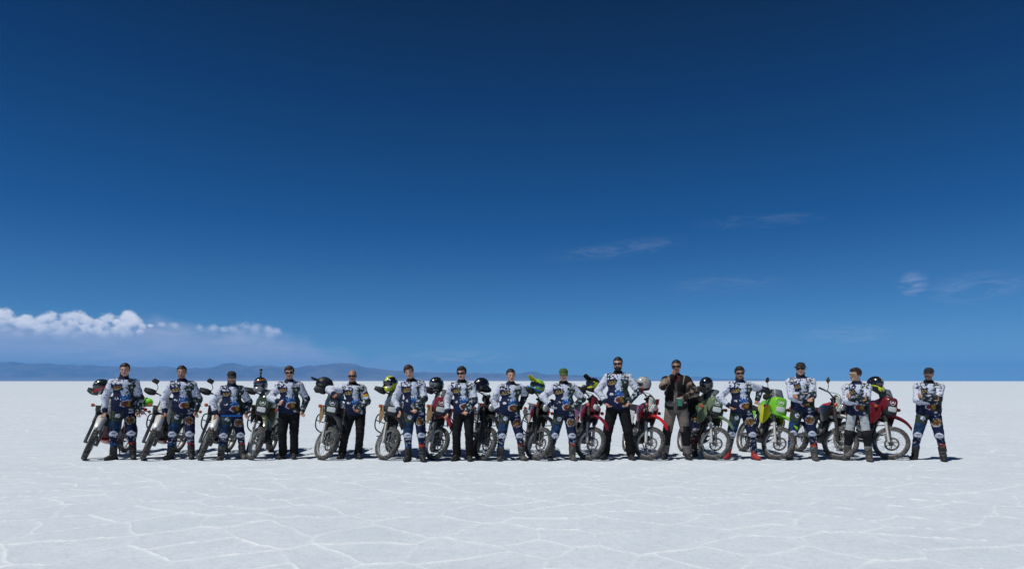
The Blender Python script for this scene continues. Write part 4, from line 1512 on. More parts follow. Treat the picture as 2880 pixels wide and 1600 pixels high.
# ------------------------------------------------------------------ motorcycles
class MB:
    """collects shapes into one mesh"""
    def __init__(s):
        s.v, s.f, s.n = [], [], 0

    def add(s, v, f):
        v = [tuple(map(float, p)) for p in v]
        s.v += v
        s.f += [tuple(int(i) + s.n for i in q) for q in f]
        s.n += len(v)
        return s

    def tube(s, pts, r, n=8, cap=True, smooth=0):
        P = [np.array(p, float) for p in pts]
        if smooth:
            P = catmull(P, smooth)
        rr = [r] * len(P) if np.isscalar(r) else list(np.interp(np.linspace(0, 1, len(P)), np.linspace(0, 1, len(r)), r))
        ref = None
        V, F = [], []
        for i, p in enumerate(P):
            t = unit(P[min(i + 1, len(P) - 1)] - P[max(i - 1, 0)])
            if ref is None:
                ref = V3(0, 0, 1) if abs(t[2]) < 0.9 else V3(1, 0, 0)
            a = unit(np.cross(t, ref))
            b = np.cross(t, a)
            ref = -b if False else unit(np.cross(a, t)) if True else ref
            for k in range(n):
                q = 2 * math.pi * k / n
                V.append(p + rr[i] * (math.cos(q) * a + math.sin(q) * b))
        for i in range(len(P) - 1):
            for k in range(n):
                k2 = (k + 1) % n
                F.append((i * n + k, i * n + k2, (i + 1) * n + k2, (i + 1) * n + k))
        if cap:
            F.append(tuple(range(n))[::-1])
            F.append(tuple((len(P) - 1) * n + k for k in range(n)))
        return s.add(V, F)

    def box(s, c, size, rot=None, bevel=0.12):
        """bevelled block: eight corners cut into an 24-vertex solid"""
        hx, hy, hz = [q / 2 for q in size]
        b = bevel * min(hx, hy, hz)
        bm = bmesh.new()
        bmesh.ops.create_cube(bm, size=1.0)
        for vv in bm.verts:
            vv.co = Vector((vv.co.x * 2 * hx, vv.co.y * 2 * hy, vv.co.z * 2 * hz))
        if b > 0:
            bmesh.ops.bevel(bm, geom=bm.edges[:], offset=b, segments=1, affect='EDGES')
        bm.verts.index_update()
        M = np.eye(3) if rot is None else np.array(rot)
        V = [M @ np.array(vv.co) + np.array(c, float) for vv in bm.verts]
        F = [[vv.index for vv in f.verts] for f in bm.faces]
        bm.free()
        return s.add(V, F)

    def lathe(s, prof, n=24, axis='x', c=(0, 0, 0), closed=False):
        """prof: (radius, offset along the axis)"""
        V, F = [], []
        for r, o in prof:
            for k in range(n):
                a = 2 * math.pi * k / n
                p = (o, r * math.cos(a), r * math.sin(a))
                if axis == 'y':
                    p = (p[1], p[0], p[2])
                elif axis == 'z':
                    p = (p[1], p[2], p[0])
                V.append(np.array(p) + np.array(c, float))
        m = len(prof)
        for i in range(m if closed else m - 1):
            j = (i + 1) % m
            for k in range(n):
                k2 = (k + 1) % n
                F.append((i * n + k, j * n + k, j * n + k2, i * n + k2))
        if not closed:
            F.append(tuple(range(n)))
            F.append(tuple((m - 1) * n + k for k in range(n))[::-1])
        return s.add(V, F)

    def loft(s, secs, n=20):
        """secs: (y, zc, half width, half height, exponent[, x]) superellipse rings along the bike"""
        V, F = [], []
        for q in secs:
            y, zc, hw, hh, ex = q[:5]
            x0 = q[5] if len(q) > 5 else 0.0
            for k in range(n):
                a = 2 * math.pi * k / n
                c, sn = math.cos(a), math.sin(a)
                V.append((x0 + hw * math.copysign(abs(c) ** (2 / ex), c), y, zc + hh * math.copysign(abs(sn) ** (2 / ex), sn)))
        m = len(secs)
        for i in range(m - 1):
            for k in range(n):
                k2 = (k + 1) % n
                F.append((i * n + k, i * n + k2, (i + 1) * n + k2, (i + 1) * n + k))
        F.append(tuple(range(n))[::-1])
        F.append(tuple((m - 1) * n + k for k in range(n)))
        return s.add(V, F)

    def patch(s, nu, nv, fun, th):
        return s.add(*grid_patch(nu, nv, fun, th))

    def mesh(s, name, sharp=38):
        me = bpy.data.meshes.new(name)
        me.from_pydata(s.v, [], s.f)
        bm = bmesh.new()
        bm.from_mesh(me)
        bmesh.ops.recalc_face_normals(bm, faces=bm.faces[:])
        bm.to_mesh(me)
        bm.free()
        me.shade_smooth()
        me.set_sharp_from_angle(angle=R(sharp))
        return me


def catmull(P, k):
    out = []
    for i in range(len(P) - 1):
        p0, p1, p2, p3 = P[max(i - 1, 0)], P[i], P[i + 1], P[min(i + 2, len(P) - 1)]
        for j in range(k):
            t = j / k
            out.append(0.5 * ((2 * p1) + (-p0 + p2) * t + (2 * p0 - 5 * p1 + 4 * p2 - p3) * t * t + (-p0 + 3 * p1 - 3 * p2 + p3) * t ** 3))
    out.append(P[-1])
    return out


M_TYRE = mat('tyre_rubber', (0.032, 0.030, 0.028), 0.85, dust=0.62, bump=0.4, bscale=90)
M_RIM = mat('rim_alloy', (0.62, 0.62, 0.60), 0.5, metal=0.6, dust=0.3)
M_RIM_K = mat('dark_rim', (0.03, 0.03, 0.032), 0.5, metal=0.3, dust=0.25)
M_STEEL = mat('steel', (0.45, 0.45, 0.45), 0.32, metal=0.9, dust=0.15)
M_SPOKE = mat('spoke_wire', (0.30, 0.30, 0.29), 0.7, metal=0.2, dust=0.2)
M_FORK = mat('fork_leg', (0.58, 0.57, 0.53), 0.42, metal=0.45, dust=0.25)
M_BLK = mat('black_plastic', (0.012, 0.012, 0.013), 0.55, dust=0.12)
M_FRAME = mat('black_frame', (0.010, 0.010, 0.011), 0.45, dust=0.12)
M_SEAT = mat('seat_vinyl', (0.013, 0.012, 0.012), 0.7, dust=0.1, bump=0.2)
M_ENG = mat('engine_alloy', (0.10, 0.10, 0.10), 0.5, metal=0.5, dust=0.3, vary=0.3)
M_ENGK = mat('engine_black', (0.018, 0.018, 0.019), 0.55, dust=0.25)
M_LAMP = mat('headlight_glass', (0.62, 0.65, 0.62), 0.16, spec=0.7, coat=0.6)
M_SCREEN = mat('smoked_screen', (0.13, 0.145, 0.15), 0.18, spec=0.6, coat=0.4)
M_AMBER = mat('amber_lens_signal', (0.50, 0.085, 0.015), 0.25, coat=0.5)
M_MIRROR = mat('mirror_back', (0.010, 0.010, 0.011), 0.4)
M_TAN = mat('tan_cloth', (0.30, 0.19, 0.085), 0.8, vary=0.2, dust=0.1)
M_RED_F = mat('red_frame', (0.30, 0.012, 0.020), 0.4, coat=0.3)
M_DECAL = mat('decal_white', (0.74, 0.74, 0.72), 0.5)
M_RED_TAIL = mat('red_tail_lens', (0.35, 0.012, 0.01), 0.25, coat=0.5)


def paint(name, c):
    return mat('paint_' + name, c, 0.34, coat=0.5, dust=0.16, vary=0.06)


FW = V3(0, -0.735, 0.314)            # front axle
RW = V3(0, 0.70, 0.308)              # rear axle
ST_P = V3(0, -0.385, 1.02)           # point on the steering axis
ST_D = unit(V3(0, 0.40, 1.0))        # steering axis, upwards


def steer(deg):
    a = Matrix.Rotation(R(deg), 4, Vector(ST_D))
    return Matrix.Translation(Vector(ST_P)) @ a @ Matrix.Translation(-Vector(ST_P))


def wheel_meshes(rad, wid, knobby, tag_):
    out = {}
    r_rim = rad - 0.066
    m = MB()
    prof = []
    for k in range(13):
        a = -math.pi * 0.96 + k / 12 * math.pi * 1.92 + math.pi / 2 * 0
        prof.append((rad - 0.042 + 0.036 * math.cos(a) * 1.0, wid / 2 * math.sin(a)))
    m.lathe(prof, 44, 'x', closed=True)
    # tread blocks
    nb = 34 if knobby else 40
    for i in range(nb):
        for row, (ox, wd) in enumerate(((0.0, 0.030), (-0.031, 0.020), (0.031, 0.020))):
            a = 2 * math.pi * (i + (0.5 if row else 0)) / nb
            rr = rad - 0.004 - (0.007 if row else 0)
            hgt = 0.018 if knobby else 0.009
            c = V3(ox, rr * math.cos(a), rr * math.sin(a))
            Rm = np.array(Matrix.Rotation(a, 3, 'X'))
            if row:
                Rm = Rm @ np.array(Matrix.Rotation(-0.55 if ox > 0 else 0.55, 3, 'Z'))
            m.box(c, (hgt if False else wd, hgt, 0.034), Rm, 0.0)
    out['tyre'] = m.mesh('tyre_' + tag_)
    m = MB()
    m.lathe([(r_rim + 0.014, -0.030), (r_rim + 0.014, -0.024), (r_rim, -0.016), (r_rim - 0.006, 0), (r_rim, 0.016), (r_rim + 0.014, 0.024), (r_rim + 0.014, 0.030),
             (r_rim - 0.004, 0.030), (r_rim - 0.014, 0.012), (r_rim - 0.016, 0.0), (r_rim - 0.014, -0.012), (r_rim - 0.004, -0.030)], 44, 'x', closed=True)
    out['rim'] = m.mesh('rim_' + tag_)
    m = MB()
    for i in range(32):
        a = 2 * math.pi * i / 32
        sgn = 1 if i % 2 else -1
        off = 0.35 if (i // 2) % 2 else -0.35
        p = V3(sgn * 0.034, 0.036 * math.cos(a + off * 3.2), 0.036 * math.sin(a + off * 3.2))
        q = V3(sgn * 0.006, (r_rim - 0.012) * math.cos(a), (r_rim - 0.012) * math.sin(a))
        m.tube([p, q], 0.0022, 4, False)
    out['spokes'] = m.mesh('spokes_' + tag_)
    m = MB()
    m.lathe([(0.014, -0.085), (0.02, -0.08), (0.020, -0.05), (0.042, -0.040), (0.042, -0.030), (0.028, -0.02), (0.028, 0.02), (0.042, 0.030), (0.042, 0.040), (0.020, 0.05), (0.020, 0.08), (0.014, 0.085)], 18, 'x')
    out['hub'] = m.mesh('hub_' + tag_)
    m = MB()
    dx_ = 0.058
    rd = 0.130 if tag_ == 'front' else 0.11
    m.lathe([(rd, dx_ - 0.0025), (rd, dx_ + 0.0025), (rd - 0.032, dx_ + 0.0025), (rd - 0.032, dx_ - 0.0025)], 36, 'x', closed=True)
    for i in range(6):
        a = 2 * math.pi * i / 6
        m.tube([V3(dx_ - 0.01, 0.035 * math.cos(a), 0.035 * math.sin(a)), V3(dx_, (rd - 0.03) * math.cos(a + 0.35), (rd - 0.03) * math.sin(a + 0.35))], 0.007, 5)
    out['brake_disc'] = m.mesh('brake_disc_' + tag_)
    return out


_bike_cache = {}


def cached(key, fn):
    if key not in _bike_cache:
        _bike_cache[key] = fn()
    return _bike_cache[key]


def part(root, key, fn, m, name=None, mw=None):
    """one part of a motorcycle: geometry shared by all machines, its own paint"""
    me = cached(key, fn)
    if me.materials and me.materials[0] is not m:
        k2 = (key, m.name)
        if k2 not in _bike_cache:
            c = me.copy()
            c.materials.clear()
            c.materials.append(m)
            _bike_cache[k2] = c
        me = _bike_cache[k2]
    elif not me.materials:
        me.materials.append(m)
    o = bpy.data.objects.new(name or key.split(':')[0], me)
    COL.objects.link(o)
    o.parent = root
    if mw is not None:
        o.matrix_local = mw
    return o


def mk(f):
    m = MB()
    f(m)
    return m


def g_fork_upper(sx):
    m = MB()
    top, ax_ = V3(sx * 0.098, -0.355, 1.095), V3(sx * 0.098, -0.715, 0.314)
    d = ax_ - top
    m.tube([top, top + d * 0.30], 0.021, 12)
    pts = []
    n = 15
    for i in range(n):                       # rubber gaiter with its folds
        t = 0.26 + 0.30 * i / (n - 1)
        pts.append(top + d * t)
    m.tube(pts, [0.033, 0.040] * 7 + [0.033], 12)
    return m.mesh('fork_gaiter')


def g_fork_lower(sx):
    m = MB()
    top, ax_ = V3(sx * 0.098, -0.355, 1.095), V3(sx * 0.098, -0.715, 0.314)
    d = ax_ - top
    m.tube([top + d * 0.55, top + d * 0.58, top + d * 0.97, top + d * 1.03], [0.030, 0.027, 0.028, 0.022], 12)
    m.tube([ax_ + V3(-0.03 * sx, 0, 0), ax_ + V3(0.02 * sx, 0, 0)], 0.022, 10)
    return m.mesh('fork_leg')


def g_clamps():
    m = MB()
    d = unit(V3(0, -0.36, -0.76))
    for t in (0.02, 0.20):
        c = V3(0, -0.355, 1.095) + V3(0, -0.36, -0.76) * t
        m.box(c + V3(0, 0.02, 0), (0.25, 0.07, 0.032), rotm('X', -25), 0.3)
    m.tube([V3(0, -0.31, 1.08), V3(0, -0.38, 0.90)], 0.028, 10)
    return m.mesh('triple_clamp')


def g_bars():
    m = MB()
    m.tube([(-0.40, -0.185, 1.155), (-0.26, -0.255, 1.165), (-0.16, -0.30, 1.155), (-0.09, -0.335, 1.115), (0.09, -0.335, 1.115), (0.16, -0.30, 1.155), (0.26, -0.255, 1.165), (0.40, -0.185, 1.155)], 0.0115, 8, True, 3)
    m.tube([(-0.17, -0.295, 1.158), (0.17, -0.295, 1.158)], 0.008, 6)
    return m.mesh('handlebar')


def g_grip(sx):
    m = MB()
    m.tube([(sx * 0.285, -0.243, 1.163), (sx * 0.30, -0.235, 1.163), (sx * 0.40, -0.185, 1.155), (sx * 0.412, -0.179, 1.154)], [0.019, 0.0175, 0.0175, 0.020], 10)
    return m.mesh('grip')


def g_lever(sx):
    m = MB()
    m.tube([(sx * 0.25, -0.275, 1.16), (sx * 0.30, -0.285, 1.155), (sx * 0.40, -0.25, 1.14)], [0.009, 0.007, 0.008], 6, True, 3)
    m.box((sx * 0.255, -0.265, 1.168), (0.04, 0.045, 0.035), None, 0.3)
    return m.mesh('lever')


def g_handguard(sx):
    m = MB()

    def f(u, t):
        x = 0.235 + 0.20 * u
        y = -0.305 - 0.045 * math.sin(u * math.pi * 0.75 + 0.35) + 0.11 * u ** 2.2
        h = 0.062 * (0.55 + 0.45 * math.sin(math.pi * min(1, u * 0.9 + 0.1)))
        return (sx * x, y + 0.012 * (2 * t - 1) ** 2, 1.150 + h * (2 * t - 1) + 0.015 * (1 - u))
    m.patch(10, 6, f, 0.010)
    m.tube([(sx * 0.19, -0.29, 1.155), (sx * 0.26, -0.335, 1.15), (sx * 0.36, -0.325, 1.15), (sx * 0.425, -0.24, 1.153), (sx * 0.413, -0.18, 1.154)], 0.008, 6, True, 3)
    return m.mesh('hand_guard')


def g_mirror_stem(sx):
    m = MB()
    m.tube([(sx * 0.24, -0.265, 1.17), (sx * 0.235, -0.25, 1.27), (sx * 0.30, -0.235, 1.34)], 0.0065, 6, True, 4)
    return m.mesh('mirror_stem')


def g_mirror(sx, rnd):
    m = MB()
    c = V3(sx * 0.315, -0.235, 1.365)
    if rnd:
        m.lathe([(0.001, -0.028), (0.034, -0.024), (0.052, -0.006), (0.052, 0.006), (0.046, 0.010)], 20, 'y', c)
    else:
        m.box(c, (0.115, 0.032, 0.085), rotm('Y', -10 * sx), 0.55)
    return m.mesh('mirror')


def g_fender_high():
    m = MB()
    P = catmull([V3(0, -0.30, 0.735), V3(0, -0.42, 0.80), V3(0, -0.58, 0.845), V3(0, -0.74, 0.825), V3(0, -0.86, 0.775), V3(0, -0.95, 0.705), V3(0, -0.985, 0.665)], 4)
    n = len(P)

    def f(u, t):
        i = u * (n - 1)
        a = P[min(int(i), n - 2)]
        b = P[min(int(i) + 1, n - 1)]
        p = a + (b - a) * (i - int(i) if int(i) < n - 1 else 0)
        wv = np.interp(u, [0, 0.25, 0.55, 0.85, 1], [0.050, 0.078, 0.072, 0.055, 0.022])
        s_ = 2 * t - 1
        return (wv * s_, p[1], p[2] - 0.038 * abs(s_) ** 2.2 + 0.010 * (1 - abs(s_)) * (1 if abs(s_) < 0.35 else 0.6))
    m.patch(22, 11, f, 0.006)
    return m.mesh('front_fender', 50)


def g_fairing():
    m = MB()
    m.loft([(-0.632, 0.995, 0.080, 0.100, 4.5), (-0.628, 1.000, 0.104, 0.132, 4.2), (-0.600, 1.003, 0.124, 0.150, 3.8), (-0.55, 1.005, 0.146, 0.155, 3.4),
            (-0.47, 1.008, 0.165, 0.146, 3.0), (-0.40, 1.014, 0.176, 0.118, 2.6), (-0.33, 1.02, 0.176, 0.085, 2.4), (-0.27, 1.025, 0.166, 0.045, 2.4)], 28)
    return m.mesh('fairing', 40)


def g_screen():
    m = MB()

    def f(u, t):
        a = (u - 0.5) * 2.0
        wv = 0.150 - 0.022 * t
        y = -0.585 + 0.155 * t + (1 - math.cos(a)) * 0.26
        z = 1.100 + 0.205 * t - 0.03 * (1 - math.cos(a)) - 0.015 * abs(a) ** 3 * t
        return (wv * math.sin(a) / math.sin(1.0), y, z)
    m.patch(15, 8, f, 0.006)
    return m.mesh('windscreen')


def g_headlight_klr():
    m = MB()
    m.loft([(-0.668, 0.932, 0.060, 0.030, 5), (-0.664, 0.932, 0.078, 0.046, 5), (-0.640, 0.932, 0.082, 0.050, 5), (-0.60, 0.932, 0.082, 0.050, 5)], 24)
    return m.mesh('headlight')


def g_lamp_bezel():
    m = MB()
    m.loft([(-0.650, 0.905, 0.095, 0.088, 5), (-0.640, 0.905, 0.110, 0.092, 5), (-0.56, 0.885, 0.118, 0.085, 4), (-0.45, 0.88, 0.11, 0.06, 3)], 24)
    return m.mesh('lamp_surround')


def g_emblem_ring():
    m = MB()
    m.lathe([(0.054, -0.004), (0.054, 0.003), (0.047, 0.003), (0.047, -0.004)], 28, 'y', (0, 0, 0), closed=True)
    return m.mesh('emblem_ring')


def g_emblem_peak():
    m = MB()
    V = [(-0.036, 0, -0.024), (-0.012, 0, 0.012), (-0.004, 0, 0.004), (0.010, 0, 0.028), (0.036, 0, -0.024), (0.010, 0, -0.008), (-0.006, 0, -0.018)]
    n = len(V)
    VV = [(x, -0.003, z) for x, y, z in V] + [(x, 0.002, z) for x, y, z in V]
    F = [tuple(range(n)), tuple(range(2 * n - 1, n - 1, -1))] + [(i, (i + 1) % n, n + (i + 1) % n, n + i) for i in range(n)]
    m.add(VV, F)
    return m.mesh('emblem_peak')


def g_signal_stalk(sx, front):
    m = MB()
    if front:
        m.tube([(sx * 0.13, -0.49, 0.955), (sx * 0.215, -0.50, 0.95)], 0.010, 7)
    else:
        m.tube([(sx * 0.05, 1.02, 0.86), (sx * 0.14, 1.02, 0.86)], 0.010, 7)
    return m.mesh('signal_stalk')


def g_signal(sx, front):
    m = MB()
    c = V3(sx * 0.235, -0.505, 0.95) if front else V3(sx * 0.16, 1.02, 0.86)
    m.lathe([(0.004, -0.030), (0.024, -0.026), (0.033, -0.010), (0.034, 0.006), (0.022, 0.022), (0.006, 0.028)], 14, 'y', c)
    return m.mesh('turn_signal')


def g_tank(kind):
    m = MB()
    if kind == 'tourer':
        m.loft([(-0.42, 0.935, 0.07, 0.06, 2.6), (-0.38, 0.935, 0.150, 0.110, 2.8), (-0.28, 0.94, 0.188, 0.140, 2.8), (-0.15, 0.945, 0.185, 0.138, 2.7),
                (-0.03, 0.925, 0.150, 0.115, 2.6), (0.08, 0.900, 0.105, 0.085, 2.4), (0.16, 0.885, 0.07, 0.05, 2.3)], 24)
    else:
        m.loft([(-0.40, 0.93, 0.05, 0.05, 2.6), (-0.36, 0.93, 0.100, 0.095, 2.8), (-0.26, 0.925, 0.132, 0.120, 2.8), (-0.12, 0.915, 0.132, 0.112, 2.6),
                (0.0, 0.895, 0.108, 0.085, 2.4), (0.10, 0.88, 0.07, 0.055, 2.3)], 24)
    m.lathe([(0.035, 0.0), (0.035, 0.02), (0.02, 0.026)], 16, 'z', (0, -0.20, 1.06 if kind == 'tourer' else 1.03))
    return m.mesh('fuel_tank')


def g_shroud(sx, kind):
    m = MB()
    big = kind == 'tourer'

    def f(u, t):
        # u front to back, t low to high
        y = -0.565 + 0.40 * u if big else -0.53 + 0.42 * u
        zt = 0.985 - 0.03 * u if big else 0.985 - 0.04 * u
        zb = (0.83 - 0.22 * math.sin(min(1.0, u * 1.15) * math.pi) ** 0.7) if big else (0.86 - 0.20 * math.sin(min(1.0, u * 1.1) * math.pi) ** 0.8)
        z = zb + (zt - zb) * t
        x = 0.165 + 0.075 * math.sin(min(1.0, u * 1.3) * math.pi * 0.75) - 0.035 * (1 - t) if big else 0.145 + 0.035 * math.sin(u * math.pi) - 0.02 * (1 - t)
        return (sx * (x + 0.012 * math.sin(t * math.pi)), y, z)
    m.patch(12, 7, f, 0.008)
    return m.mesh('radiator_shroud', 50)


def g_seat():
    m = MB()
    m.loft([(0.02, 0.875, 0.055, 0.045, 2.6), (0.06, 0.880, 0.085, 0.058, 2.8), (0.22, 0.872, 0.115, 0.058, 3), (0.40, 0.875, 0.135, 0.058, 3), (0.55, 0.905, 0.140, 0.055, 3),
            (0.72, 0.915, 0.125, 0.05, 3), (0.84, 0.918, 0.095, 0.04, 2.8), (0.88, 0.918, 0.05, 0.025, 2.6)], 20)
    return m.mesh('seat')


def g_side_panel(sx):
    m = MB()

    def f(u, t):
        y = 0.12 + 0.52 * u
        zb = 0.58 + 0.22 * u ** 0.8
        zt = 0.845 + 0.02 * u
        return (sx * (0.115 + 0.025 * math.sin(u * math.pi) + 0.01 * math.sin(t * math.pi)), y, zb + (zt - zb) * t)
    m.patch(9, 5, f, 0.008)
    return m.mesh('side_panel', 50)


def g_rear_fender():
    m = MB()
    P = catmull([V3(0, 0.55, 0.80), V3(0, 0.75, 0.835), V3(0, 0.95, 0.855), V3(0, 1.12, 0.82), V3(0, 1.20, 0.76)], 4)
    n = len(P)

    def f(u, t):
        i = u * (n - 1)
        k = min(int(i), n - 2)
        p = P[k] + (P[k + 1] - P[k]) * (i - k)
        s_ = 2 * t - 1
        return ((0.085 - 0.03 * u) * s_, p[1], p[2] - 0.035 * abs(s_) ** 2.2)
    m.patch(14, 9, f, 0.006)
    return m.mesh('rear_fender', 50)


def g_rack():
    m = MB()
    for sx in (-1, 1):
        m.tube([(sx * 0.09, 0.70, 0.965), (sx * 0.12, 0.80, 0.975), (sx * 0.12, 1.08, 0.975), (sx * 0.08, 1.16, 0.975)], 0.009, 6, True, 3)
        m.tube([(sx * 0.12, 0.85, 0.975), (sx * 0.07, 0.80, 0.86)], 0.008, 6)
    for y in (0.80, 0.92, 1.04, 1.15):
        m.tube([(-0.12 if y < 1.1 else -0.085, y, 0.975), (0.12 if y < 1.1 else 0.085, y, 0.975)], 0.008, 6)
    return m.mesh('luggage_rack')


def g_frame():
    m = MB()
    m.tube([(0, -0.36, 1.02), (0, -0.30, 0.82), (0, -0.26, 0.60), (0, -0.22, 0.36)], 0.020, 8, True, 3)
    m.tube([(0, -0.35, 1.0), (0, -0.1, 0.90), (0, 0.12, 0.82), (0, 0.20, 0.70)], 0.020, 8, True, 3)
    for sx in (-1, 1):
        m.tube([(0, -0.22, 0.37), (sx * 0.09, -0.15, 0.29), (sx * 0.10, 0.12, 0.28), (sx * 0.10, 0.24, 0.42), (sx * 0.10, 0.20, 0.75)], 0.014, 7, True, 3)
        m.tube([(sx * 0.06, 0.10, 0.82), (sx * 0.10, 0.45, 0.84), (sx * 0.09, 0.95, 0.86)], 0.012, 6)
        m.tube([(sx * 0.10, 0.22, 0.58), (sx * 0.10, 0.62, 0.84)], 0.011, 6)
    m.tube([(0, -0.31, 1.09), (0, -0.41, 0.88)], 0.034, 10)
    return m.mesh('frame')


def g_swingarm():
    m = MB()
    for sx in (-1, 1):
        m.tube([(sx * 0.10, 0.20, 0.42), (sx * 0.105, 0.45, 0.37), (sx * 0.115, 0.72, 0.325)], 0.022, 8)
    m.tube([(-0.10, 0.30, 0.40), (0.10, 0.30, 0.40)], 0.02, 8)
    m.tube([(0, 0.28, 0.45), (0, 0.18, 0.78)], 0.038, 10)
    return m.mesh('swingarm')


def g_crankcase():
    m = MB()
    m.box((0, -0.02, 0.42), (0.20, 0.36, 0.22), None, 0.35)
    m.lathe([(0.02, -0.155), (0.075, -0.15), (0.085, -0.135), (0.085, -0.09)], 20, 'x', (0, -0.06, 0.42))
    m.lathe([(0.085, 0.09), (0.085, 0.125), (0.075, 0.14), (0.02, 0.145)], 20, 'x', (0, -0.05, 0.42))
    m.lathe([(0.055, 0.09), (0.055, 0.115), (0.02, 0.12)], 16, 'x', (0, 0.10, 0.44))
    return m.mesh('crankcase')


def g_cylinder():
    m = MB()
    for i in range(9):
        z = 0.53 + 0.026 * i
        wv = 0.15 if i < 6 else 0.165
        m.box((0, -0.10 - 0.012 * i, z), (wv, wv, 0.013), rotm('X', 14), 0.2)
    m.box((0, -0.15, 0.64), (0.115, 0.115, 0.27), rotm('X', 14), 0.3)
    return m.mesh('cylinder')


def g_radiator():
    m = MB()
    m.box((0.0, -0.345, 0.78), (0.24, 0.03, 0.20), rotm('X', -14), 0.2)
    for i in range(7):
        m.box((0.0, -0.365 + 0.005 * i, 0.70 + 0.026 * i), (0.22, 0.008, 0.010), rotm('X', -14), 0.0)
    return m.mesh('radiator')


def g_skid():
    m = MB()

    def f(u, t):
        s_ = 2 * t - 1
        y = -0.30 + 0.44 * u
        z = 0.245 + 0.16 * max(0, 0.35 - u) ** 1.2 * 1.8 + 0.05 * abs(s_) ** 3
        return (0.125 * s_, y, z)
    m.patch(9, 7, f, 0.008)
    return m.mesh('skid_plate')


def g_exhaust():
    m = MB()
    m.tube([(-0.03, -0.22, 0.66), (-0.06, -0.29, 0.60), (-0.09, -0.25, 0.42), (-0.125, -0.10, 0.40), (-0.135, 0.10, 0.52), (-0.13, 0.28, 0.66)], 0.019, 8, True, 4)
    return m.mesh('exhaust_pipe')


def g_muffler():
    m = MB()
    m.tube([(-0.13, 0.26, 0.65), (-0.145, 0.32, 0.68), (-0.165, 0.80, 0.80), (-0.168, 0.86, 0.815)], [0.024, 0.050, 0.054, 0.034], 14)
    return m.mesh('muffler')


def g_crash(sx):
    m = MB()
    m.tube([(sx * 0.06, -0.30, 0.80), (sx * 0.20, -0.33, 0.80), (sx * 0.275, -0.32, 0.74), (sx * 0.29, -0.28, 0.58), (sx * 0.24, -0.24, 0.47), (sx * 0.07, -0.21, 0.40)], 0.0125, 8, True, 4)
    m.tube([(sx * 0.283, -0.30, 0.66), (sx * 0.17, -0.10, 0.62), (sx * 0.10, 0.0, 0.60)], 0.010, 6, True, 3)
    return m.mesh('crash_bar')


def g_peg(sx):
    m = MB()
    m.tube([(sx * 0.11, 0.12, 0.33), (sx * 0.15, 0.12, 0.325)], 0.012, 6)
    m.box((sx * 0.20, 0.12, 0.325), (0.10, 0.045, 0.02), None, 0.3)
    return m.mesh('foot_peg')


def g_stand(L):
    m = MB()
    m.tube([(0.11, 0.10, 0.30), (0.11 + 0.135, 0.04, 0.045)], 0.011, 8)
    m.box((0.11 + 0.14, 0.035, 0.040), (0.06, 0.07, 0.012), rotm('Y', -10), 0.3)
    return m.mesh('kickstand')


def g_chain():
    m = MB()
    m.tube([(0.085, 0.20, 0.455), (0.085, 0.70, 0.405)], 0.009, 5)
    m.tube([(0.085, 0.20, 0.395), (0.085, 0.70, 0.245)], 0.009, 5)
    m.lathe([(0.082, 0.081), (0.082, 0.089), (0.05, 0.089), (0.05, 0.081)], 26, 'x', RW * V3(0, 1, 1), closed=True)
    return m.mesh('chain')


def g_plate():
    """headlight mask of the enduro machines"""
    m = MB()

    def f(u, t):
        s_ = 2 * u - 1
        wv = 0.118 - 0.035 * (1 - t) - 0.03 * max(0, t - 0.75) * 4 * 0.5
        return (wv * s_, -0.535 + 0.085 * t + 0.055 * s_ * s_, 0.87 + 0.27 * t + 0.012 * (1 - s_ * s_))
    m.patch(11, 9, f, 0.008)
    return m.mesh('headlight_mask', 50)


def g_lamp_small():
    m = MB()
    m.loft([(-0.558, 0.985, 0.045, 0.035, 4), (-0.552, 0.985, 0.062, 0.050, 4), (-0.52, 0.985, 0.066, 0.055, 4), (-0.46, 0.99, 0.05, 0.045, 3)], 22)
    return m.mesh('headlight')


def g_round_lamp():
    m = MB()
    m.lathe([(0.030, -0.565), (0.062, -0.558), (0.078, -0.540), (0.080, -0.520)], 24, 'y', (0, 0, 0.985))
    return m.mesh('headlight')


def g_lamp_shell():
    m = MB()
    m.lathe([(0.084, -0.528), (0.088, -0.515), (0.080, -0.47), (0.050, -0.43), (0.02, -0.42)], 24, 'y', (0, 0, 0.985))
    return m.mesh('lamp_shell')


def g_gauge():
    m = MB()
    m.box((0, -0.37, 1.145), (0.17, 0.07, 0.075), rotm('X', 25), 0.4)
    return m.mesh('instrument_cluster')


def g_cables():
    m = MB()
    m.tube([(-0.24, -0.28, 1.16), (-0.16, -0.46, 1.17), (-0.10, -0.52, 1.05), (-0.12, -0.50, 0.85), (-0.115, -0.62, 0.60), (-0.105, -0.70, 0.42)], 0.0055, 6, True, 5)
    m.tube([(0.24, -0.28, 1.16), (0.14, -0.45, 1.20), (0.03, -0.46, 1.12), (0.0, -0.40, 1.0)], 0.0055, 6, True, 5)
    return m.mesh('control_cables')


def g_caliper():
    m = MB()
    m.box((0.072, -0.62, 0.40), (0.055, 0.06, 0.11), rotm('X', -28), 0.35)
    return m.mesh('brake_caliper')


def g_tail():
    m = MB()
    m.box((0, 1.13, 0.875), (0.12, 0.05, 0.055), None, 0.5)
    return m.mesh('tail_light')


